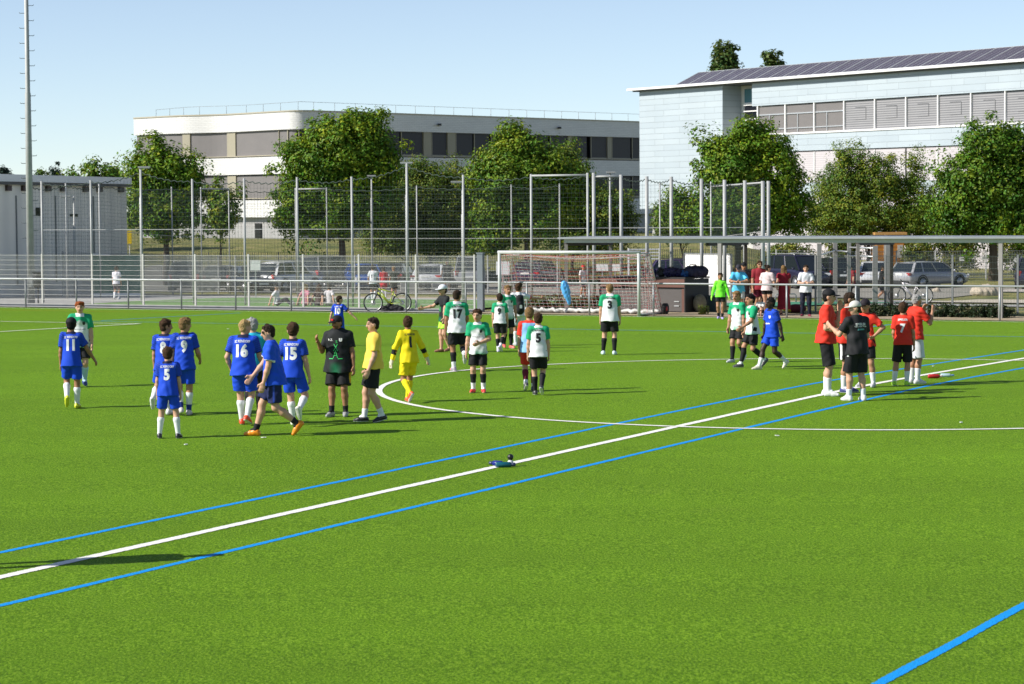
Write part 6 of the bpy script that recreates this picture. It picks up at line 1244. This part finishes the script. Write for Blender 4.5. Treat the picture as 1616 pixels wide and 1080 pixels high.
def shed():
    a = gp(946, 491.5); b_ = gp(1081, 494.5); c_ = gp(1109, 490)      # front left, front right corner, rear right
    z = lambda x, y, p: at(x, y, p.y).z
    t = thing('storage_chest', 'big dark equipment chest with brown lid edge right of the goal', 'chest', tuple(a)); off = -Vector(a); zt = z(1081, 438, b_); ex = (b_ - a); ex.z = 0; Lx = ex.length; ex.normalize(); ey = Vector((-ex.y, ex.x, 0)); dep = 1.5; up = Vector((0, 0, 1)); zb = min(a.z, b_.z) - .03
    def bx(x0, x1, y0, y1, z0, z1, nm, m, par=t):
        mb = MB(); P8 = [a + ex * x + ey * y for x in (x0, x1) for y in (y0, y1)]; v = [(*P8[k].xy, zz) for zz in (z0, z1) for k in range(4)]; mb.add(v, [(0, 1, 3, 2), (4, 6, 7, 5), (0, 4, 5, 1), (1, 5, 7, 3), (3, 7, 6, 2), (2, 6, 4, 0)]); o = mb.build(nm, m, par); o.location = off if par is t else (0, 0, 0); return o
    PANEL = M('charcoal_panel', (.085, .075, .072), .6, var=.15, scale=2); BRN = M('brown_board', (.13, .055, .04), .6, var=.15, scale=2)
    bx(0.02, Lx - .02, .02, dep, zb, zt - .36, 'body', M('black_panel', (.016, .014, .014), .6, var=.2)); bx(0, Lx - .12, -.015, .018, zb + .08, zt - .42, 'front_panel', PANEL); bx(-.02, Lx, -.03, dep * .4, zt - .35, zt - .06, 'lid_edge', BRN); bx(-.04, Lx + .04, -.04, dep + .03, zt - .055, zt, 'lid', M('black_panel', (.016, .014, .014), .6, var=.2)); bx(Lx - .018, Lx + .02, -.02, dep, zb, zt - .065, 'side_panel', M('black_panel', (.016, .014, .014), .6, var=.2))
    for x in (.45, 1.35): bx(x, x + .012, -.02, -.014, zb + .1, zt - .43, 'joint', BLKP)
    bx(Lx - .12, Lx - .02, -.02, .018, zb, zt - .4, 'corner_post', BRN)
    for zz in (zt - 1.0, zt - .85): bx(Lx - .42, Lx - .22, -.04, -.017, zz, zz + .035, 'latch', ALU)
    # bags on the lid
    ctr = lambda x, y: a + ex * x + ey * y
    def bag(nm, lb, x, y, l, w_, h, c, seed, strap=True):
        p = ctr(x, y); p.z = zt; g = np.random.default_rng(seed); sp = [Prim((-l / 2 + w_ * .4, 0, h * .45), (l / 2 - w_ * .4, 0, h * .45), h * .46, h * .44, cuts=((V3(0, 0, .0), V3(0, 0, -1)),), fr=np.eye(3), ratio=.999 if w_ < h else 1.0)]
        for k in range(5): q = V3(g.uniform(-l * .35, l * .35), g.uniform(-w_ * .25, w_ * .25), h * g.uniform(.35, .6)); sp.append(Prim(q, q, 0, ell=(l * .2, w_ * .4, h * .38), cuts=((V3(0, 0, .0), V3(0, 0, -1)),)))
        V, Q = sdf_mesh(sp, .017, .05, folds(seed, .02, 1.6, (.08, .2))); t_ = thing(nm, lb, 'bag', tuple(p), -AX, 'bags lying on the chest'); np_mesh('bag_body', V, Q, M('bag_' + nm + str(seed), c, .7, var=.3, scale=8), t_)
        mb = MB(); mb.tube([(-l * .25, -w_ * .3, h * .7), (-l * .2, -w_ * .35, h * 1.0), (l * .05, -w_ * .35, h * 1.05), (l * .15, -w_ * .3, h * .72)], .015, 5); mb.build('handle', M('strap_black', (.014, .014, .016), .8), t_)
    bag('sports_bag', 'blue net bag at the left end of the chest lid behind the goal', Lx * .50, .5, .55, .3, .30, (.02, .02, .12), 1)
    bag('sports_bag', 'small round black bag on the chest next to the goal stanchion', Lx * .64, .5, .28, .28, .32, (.015, .015, .018), 2)
    bag('sports_bag', 'long navy bag in the middle of the chest lid', Lx * .78, .5, .72, .35, .33, (.022, .016, .07), 3)
    bag('sports_bag', 'bright blue bag between the navy bag and the big black bag', Lx * .90, .6, .5, .35, .26, (.02, .09, .28), 4)
    bag('sports_bag', 'big dark blue bag with pale top at the right end of the chest', Lx * 1.0, .7, .8, .4, .42, (.02, .02, .06), 5)
    p = gp(1105, 494); mb = MB(); mb.ball(p + Vector((0, .2, .32)), .24, .2, .32, 14, 10); tag(mb.build('sack', M('sack_beige', (.22, .20, .14), .9, var=.4, scale=6, bump=.5)), 'beige bulging sack against the right side of the dark chest', 'sack')
    p = gp(1130, 493); mb = MB(); mb.box(p + Vector((0, .3, .27)), (.4, .3, .52), -AX); mb.box(p + Vector((0, .3, .55)), (.44, .34, .05), -AX); tag(mb.build('crate', M('crate_teal', (.05, .085, .09), .6, var=.2)), 'dark teal plastic box on the ground right of the shelter post', 'box')
    p = gp(1300, 497.5) ; mb = MB(); p = gp(1257, 493); mb.ball(p + Vector((0, .1, .12)), .36, .2, .16, 12, 8); mb.ball(p + Vector((-.25, .1, .08)), .2, .16, .09, 10, 6, mi=1); tag(mb.build('heap_of_clothes', [M('maroon_cloth', (.12, .012, .02), .85, var=.3), M('yellow_cloth', (.6, .45, .02), .8, var=.2)]), 'maroon and yellow heap of clothes by the feet of the woman in white', 'clothes')
shed()
# white trailer panel behind the shelter
a = gat(1084, 118); b2 = gat(1150, 118); zt, zb = at(1084, 402.5, 118).z, at(1084, 452, 118).z; t = thing('white_board', 'large plain white panel on a grey frame behind the shelter post', 'panel', tuple(a)); off = -Vector(a)
a.y += 1.1; b2.y -= 1.1; mb = MB(); mb.bar((a.x, a.y, (zt + zb) / 2), (b2.x, b2.y, (zt + zb) / 2), .06, zt - zb); place(mb.build('board', WMETAL, t), off); mb = MB()
for q in (a, b2): mb.box((q.x + (-.04 if q is a else .04), q.y, (zt + a.z) / 2), (.08, .1, zt - a.z + .1))
mb.bar((a.x, a.y, zt + .04), (b2.x, b2.y, zt + .04), .1, .06); place(mb.build('frame', STEELD, t), off)
# ladder rack of a van behind the goal
a = gat(992, 138); b2 = gat(1041, 138); t = thing('ladder_rack', 'white ladder rack with white uprights behind the right goal post', 'rack', tuple(a)); off = -Vector(a)
for x, p in ((992, a), (1040, b2)): mb = MB(); mb.box((p.x, 138, (at(x, 392, 138).z + a.z) / 2), (.09, .09, at(x, 392, 138).z - a.z)); place(mb.build('upright', WMETAL, t), off)
for y in (394, 399, 404, 409): mb = MB(); zz = at(1000, y, 138).z; mb.bar((a.x, 138, zz), (b2.x, 138.3, zz), .07); place(mb.build('rung', WMETAL, t), off)
for k, (x0, x1, y0, y1, lb) in enumerate(((941, 960, 417, 428, 'left white sign board seen through the goal net'), (962, 979, 417, 428, 'right white sign board seen through the goal net'), (395, 411, 411, 427, 'white notice board on the court fence left of the white estate car'), (783, 804, 413, 434, 'white board leaning behind the gate post left of the goal'))):
    Yd = 112 if k != 2 else 108; p = at((x0 + x1) / 2, (y0 + y1) / 2, Yd); kx = Yd / FPX; mb = MB(); w_, h_ = (x1 - x0) * kx, (y1 - y0) * kx; gzv = float(gz(p.x, p.y)); t = thing('sign_board', lb, 'sign', (p.x, p.y, gzv)); off = Vector((-p.x, -p.y, -gzv))
    mb.box(p, (w_, .03, h_)); place(mb.build('board', WMETAL, t), off); mb = MB(); mb.box((p.x, p.y + .04, (p.z + gzv) / 2), (.05, .05, p.z - gzv)); place(mb.build('post', STEEL, t), off)
# exercise posts: slabs with bars
t = thing('exercise_frame', 'group of grey exercise posts joined by pull-up bars behind the red team', 'frame', tuple(gp(1340, 478))); off = -Vector(t.location); pts = []
for x, yb, yt, w_ in ((1293, 480, 385, .17), (1318, 477, 383, .17), (1340, 478, 383, .15), (1381, 479, 388, .2), (1401, 478, 386, .18)):
    p = gp(x, yb); z = at(x, yt, p.y).z; mb = MB(); mb.box((p.x, p.y, (p.z + z) / 2), (w_, .14, z - p.z)); place(mb.build('exercise_post', PGREY, t), off); pts.append((p, z))
for i, j, dz in ((0, 1, .35), (1, 2, .35), (2, 3, .45), (2, 3, .1)): p, q = pts[i][0], pts[j][0]; z = min(pts[i][1], pts[j][1]) - dz; mb = MB(); mb.cyl((p.x, p.y, z), (q.x, q.y, z), .03, 8); place(mb.build('pull_up_bar', ALU, t), off)
# timber hut
a = gat(1384, 162); zt, zb = at(1384, 372, 162).z, float(gz(a.x, a.y)); b2 = at(1427, 372, 162); t = thing('timber_hut', 'small orange timber hut with flat roof behind the shelter on the right', 'hut', tuple(a)); off = -Vector(a); w_ = b2.x - a.x; TIM = stripe_mat('orange_timber', (.46, .19, .035), (.34, .13, .025), .28, .6)
mb = MB(); mb.box((a.x + w_ / 2, 163.4, (zt + zb) / 2), (w_, 2.8, zt - zb)); place(mb.build('wall', TIM, t), off); mb = MB(); mb.box((a.x + w_ / 2, 163.4, zt + .12), (w_ + .3, 3.2, .16)); place(mb.build('roof', M('timber_roof', (.55, .30, .10), .6, var=.1), t), off)
for x in (.35, .85): mb = MB(); mb.box((a.x + w_ * x, 161.97, zt - 1.0), (.34, .05, .8)); fo = place(mb.build('window', M('hut_window', (.5, .48, .45), .3, var=.1), t), off)
# boulders
for k, (x, y, sx_, sz, lb) in enumerate(((1556, 466, .78, .50, 'big pale boulder on the dry grass right of the silver estate'), (1477, 461, .2, .2, 'small pale stone below the silver estate car'))):
    p = gp(x, y); g = np.random.default_rng(80 + k); sp = [Prim((0, 0, sz * .3), (0, 0, sz * .3), 0, ell=(sx_, sx_ * .7, sz * .75))] + [Prim(q, q, 0, ell=(sx_ * .5, sx_ * .4, sz * .5)) for q in (V3(sx_ * .5, 0, sz * .3), V3(-sx_ * .4, .05, sz * .25), V3(sx_ * .1, -.1, sz * .5))]
    V, Q = sdf_mesh(sp, .035, .06, folds(90 + k, .05, 1.6, (.2, .5))); o = np_mesh('boulder', V, Q, M('sandstone', (.42, .36, .28), .95, var=.25, scale=4, bump=.5), None); o.location = p; tag(o, lb, 'boulder')
# gravelly path on the right
_p0, _p1 = guv(1616, 472), guv(1470, 477); struct(grid_patch('path', _p1[0], 6, _v(476.5), _v(471.5), 30, 4, M('pale_path', (.46, .41, .33), .95, var=.25, scale=5, bump=.4), .035))
# bicycles
def bicycle(label, p, rz, frame_c, fm, H=1.0):
    t = thing('bicycle', label, 'bicycle', tuple(p), R(rz)); wr = .35 * H; wb = 1.10 * H; FM = M(fm, frame_c, .4, .1, var=.08, coat=.3); ft, bt = V3(wb / 2, 0, wr), V3(-wb / 2, 0, wr); 
    for c in (ft, bt):
        mb = MB(); mb.tube([(c[0] + wr * math.cos(a), 0, c[2] + wr * math.sin(a)) for a in np.linspace(0, 2 * math.pi, 29)[:-1]], .026, 8, closed=True); wo = mb.build('wheel', TYRE, t); mb = MB(); mb.tube([(c[0] + wr * .93 * math.cos(a), 0, c[2] + wr * .93 * math.sin(a)) for a in np.linspace(0, 2 * math.pi, 29)[:-1]], .012, 6, closed=True)
        for k in range(16): a = k * math.pi / 8; mb.bar((c[0], 0.02 * (-1) ** k, c[2]), (c[0] + wr * .93 * math.cos(a), 0, c[2] + wr * .93 * math.sin(a)), .004)
        mb.cyl((c[0], -.05, c[2]), (c[0], .05, c[2]), .03, 8); mb.cyl((c[0], -.045, c[2]), (c[0], -.04, c[2]), .085, 16); mb.build('rim', ALU, wo)
    bb = V3(-.08, 0, .31) * H; seat = V3(-.24, 0, .78) * H; head = V3(.34, 0, .88) * H; hb = V3(.37, 0, .74) * H; mb = MB()
    for p_, q, r in ((bb, head, .022), (bb, seat, .018), (seat * .9 + bb * .1, head, .019), (hb, bb, .024)): mb.tube([p_, q], r * 1.1, 8)
    for s in (1, -1): mb.tube([bb, (bt[0], s * .06, bt[2])], .011, 6); mb.tube([seat * .85 + bb * .15, (bt[0], s * .06, bt[2])], .010, 6)
    mb.build('frame', FM, t); mb = MB()
    for s in (1, -1): mb.tube([hb + V3(0, s * .055, 0), (ft[0], s * .06, ft[2])], .018, 6)
    mb.tube([hb, head + V3(.0, 0, .04)], .02, 8); mb.build('fork', BLKP, t); mb = MB(); mb.tube([head + V3(0, 0, .05), head + V3(.06, 0, .10)], .016, 6); mb.tube([head + V3(.06, -.34, .12), head + V3(.06, -.1, .10), head + V3(.06, .1, .10), head + V3(.06, .34, .12)], .016, 6); mb.build('handlebar', BLKP, t)
    mb = MB(); mb.tube([seat, seat + V3(-.03, 0, .10)], .014, 6); mb.ball(seat + V3(-.03, 0, .13), .14, .06, .03, 12, 6); mb.build('saddle', BLKP, t); mb = MB(); mb.cyl(bb - V3(0, .06, 0), bb + V3(0, .06, 0), .03, 8); mb.cyl(bb - V3(0, .05, 0), bb - V3(0, .045, 0), .09, 16)
    for s in (1, -1): e = bb + V3(.15 * s, .08 * s, -.08 * s); mb.bar(bb + V3(0, .07 * s, 0), e, .022); mb.box(e + V3(0, .05 * s, 0), (.09, .09, .025))
    mb.build('crank', BLKP, t); return t
bicycle('mountain bike with lime green frame leaning on the left rail', UV(guv(634, 491)[0], 33.35), 176, (.42, .50, .05), 'lime_frame', .93)
bicycle('white bicycle with pink down tube standing behind the older man', gp(1437, 480), 174, (.70, .66, .67), 'white_frame', .98)
bicycle('dark bicycle parked by the edge of the court in front of the trees', gp(528, 459), 8, (.05, .06, .07), 'dark_frame', .95)
# black kit bag by the lime bike
p = UV(guv(640, 491)[0], 33.45); sp = [Prim((-.28, 0, .10), (.28, 0, .10), .13, .12, cuts=((V3(0, 0, 0), V3(0, 0, -1)),)), Prim((-.1, 0, .18), (.15, 0, .17), .08)]; V, Q = sdf_mesh(sp, .015, .05, folds(4, .02, 1.6, (.08, .2))); o = np_mesh('kit_bag', V, Q, M('strap_black', (.014, .014, .016), .8), None); o.location = p; tag(o, 'black kit bag lying under the lime green mountain bike', 'bag')
# U-shaped bike stand
p = gp(1240, 478); mb = MB(); mb.tube([p + Vector((-.42, 0, -.02)), p + Vector((-.42, 0, .30)), p + Vector((-.36, 0, .36)), p + Vector((.36, 0, .36)), p + Vector((.42, 0, .30)), p + Vector((.42, 0, -.02))], .025, 8); tag(mb.build('bike_stand', STEELD), 'low grey tubular hoop stand by the green court', 'stand')
# concrete blocks by the court
for k, (x, y, lb) in enumerate(((645, 460, 'left pale concrete block at the court edge'), (695, 461, 'middle pale concrete block at the court edge'), (745, 461, 'right pale concrete block at the court edge'))):
    p = gp(x, y); mb = MB(); mb.box(p + Vector((0, 0, .27)), (.9, .45, .58), .1); mb.box(p + Vector((0, 0, .57)), (.84, .40, .04), .1); tag(mb.build('concrete_block', CONC), lb, 'block', 'concrete blocks at the court edge')
p = gp(413, 461); mb = MB(); mb.box(p + Vector((0, 0, .42)), (.16, .14, .9)); mb.box(p + Vector((0, -.08, .62)), (.10, .02, .12), mi=1); tag(mb.build('pillar_box', [M('cream_paint', (.55, .52, .44), .6), STEELD]), 'cream service pillar left of the white estate car', 'pillar')
p = gp(468, 482.5) if False else gp(461, 484.6); mb = MB(); mb.ball(p + Vector((0, 0, .11)), .11, n=16, m=10); tag(mb.build('football', M('ball_white', (.7, .7, .7), .5, var=.15, scale=9)), 'white football at the feet of the sitting boy', 'ball')
p = gp(586.5, 474.5); mb = MB(); mb.ball(p + Vector((-.12, -.15, .11)), .11, n=16, m=10); tag(mb.build('football', M('ball_patterned', (.55, .56, .60), .5, var=.4, scale=14)), 'patterned football at the feet of the boy in white in the court', 'ball')
# yellow sign between hall and maple
p = gat(205, 140); z = at(205, 375, 140).z; mb = MB(); mb.box((p.x, p.y, z), (.28, .08, .7)); mb.cyl(p, (p.x, p.y + .1, z), .03, 8, mi=1); tag(mb.build('yellow_sign', [M('sign_yellow', (.8, .55, .01), .5, var=.05), STEEL]), 'tall yellow sign at the right corner of the grey hall', 'sign')
# bottles on the turf
def bottle(name, label, p, rz, prof, mats, upright=False, tilt=0.0):
    t = thing(name, label, 'bottle', tuple(p), R(rz)); mb = MB()
    ax = Vector((0, 0, 1)) if upright else Vector((1, 0, 0)); o_ = Vector((0, 0, .0)) if upright else Vector((0, 0, max(r for _, r in prof)))
    mb.tube([o_ + ax * s for s, _ in prof], [r for _, r in prof], 16); mb.build('body', mats[0], t); e = o_ + ax * prof[-1][0]; mb = MB(); r0 = prof[-1][1]; mb.tube([e, e + ax * .01, e + ax * .045, e + ax * .055], [r0, r0 * 1.2, r0 * 1.15, r0 * .6], 12); mb.build('cap', mats[1], t); return t
bp0 = gp(795, 737.5)
bottle('drink_bottle', 'teal drinking bottle lying on the halfway line in front', bp0 + Vector((-.11, -.03, 0)), 3, [(0, .028), (.012, .036), (.19, .036), (.215, .022)], (M('teal_bottle', (.005, .09, .13), .3, var=.2, scale=20), M('lid_navy', (.03, .04, .10), .4)))
bottle('drink_bottle', 'blue drinking bottle lying behind the teal one', bp0 + Vector((-.02, .10, 0)), 150, [(0, .03), (.01, .037), (.13, .037), (.15, .02)], (M('blue_bottle', (.008, .015, .20), .3, var=.1), M('lid_navy', (.03, .04, .10), .4)))
bottle('drink_bottle', 'white bottle with big black ball cap standing behind the teal one', bp0 + Vector((.09, .09, 0)), 0, [(0, .034), (.01, .038), (.07, .038), (.085, .022)], (M('white_bottle', (.7, .7, .7), .35), M('lid_black', (.012, .012, .013), .35)), upright=True)
mb = MB(); mb.ball(bp0 + Vector((.09, .09, .125)), .042, n=14, m=10); o = mb.build('cap_ball', M('lid_black', (.012, .012, .013), .35)); bo = [x for x in bpy.data.objects if x.get('label', '').startswith('white bottle with')][0]; o.data.transform(Matrix.Translation(-Vector(bo.location))); o.parent = bo
q = gp(1476, 597.3); bottle('drink_bottle', 'red bottle lying beside the halfway line near the older man', q + Vector((-.14, 0, 0)), 4, [(0, .03), (.015, .04), (.20, .04), (.235, .02)], (M('red_bottle', (.45, .02, .02), .35, var=.1), M('lid_grey', (.5, .45, .4), .4)))
q = gp(1494, 595.3); bottle('drink_bottle', 'clear pale blue bottle lying next to the red bottle', q + Vector((-.12, 0, 0)), -6, [(0, .028), (.015, .036), (.17, .036), (.21, .016)], (M('clear_bottle', (.40, .55, .60), .15, var=.2, spec=.8), M('lid_blue', (.1, .2, .4), .4)))
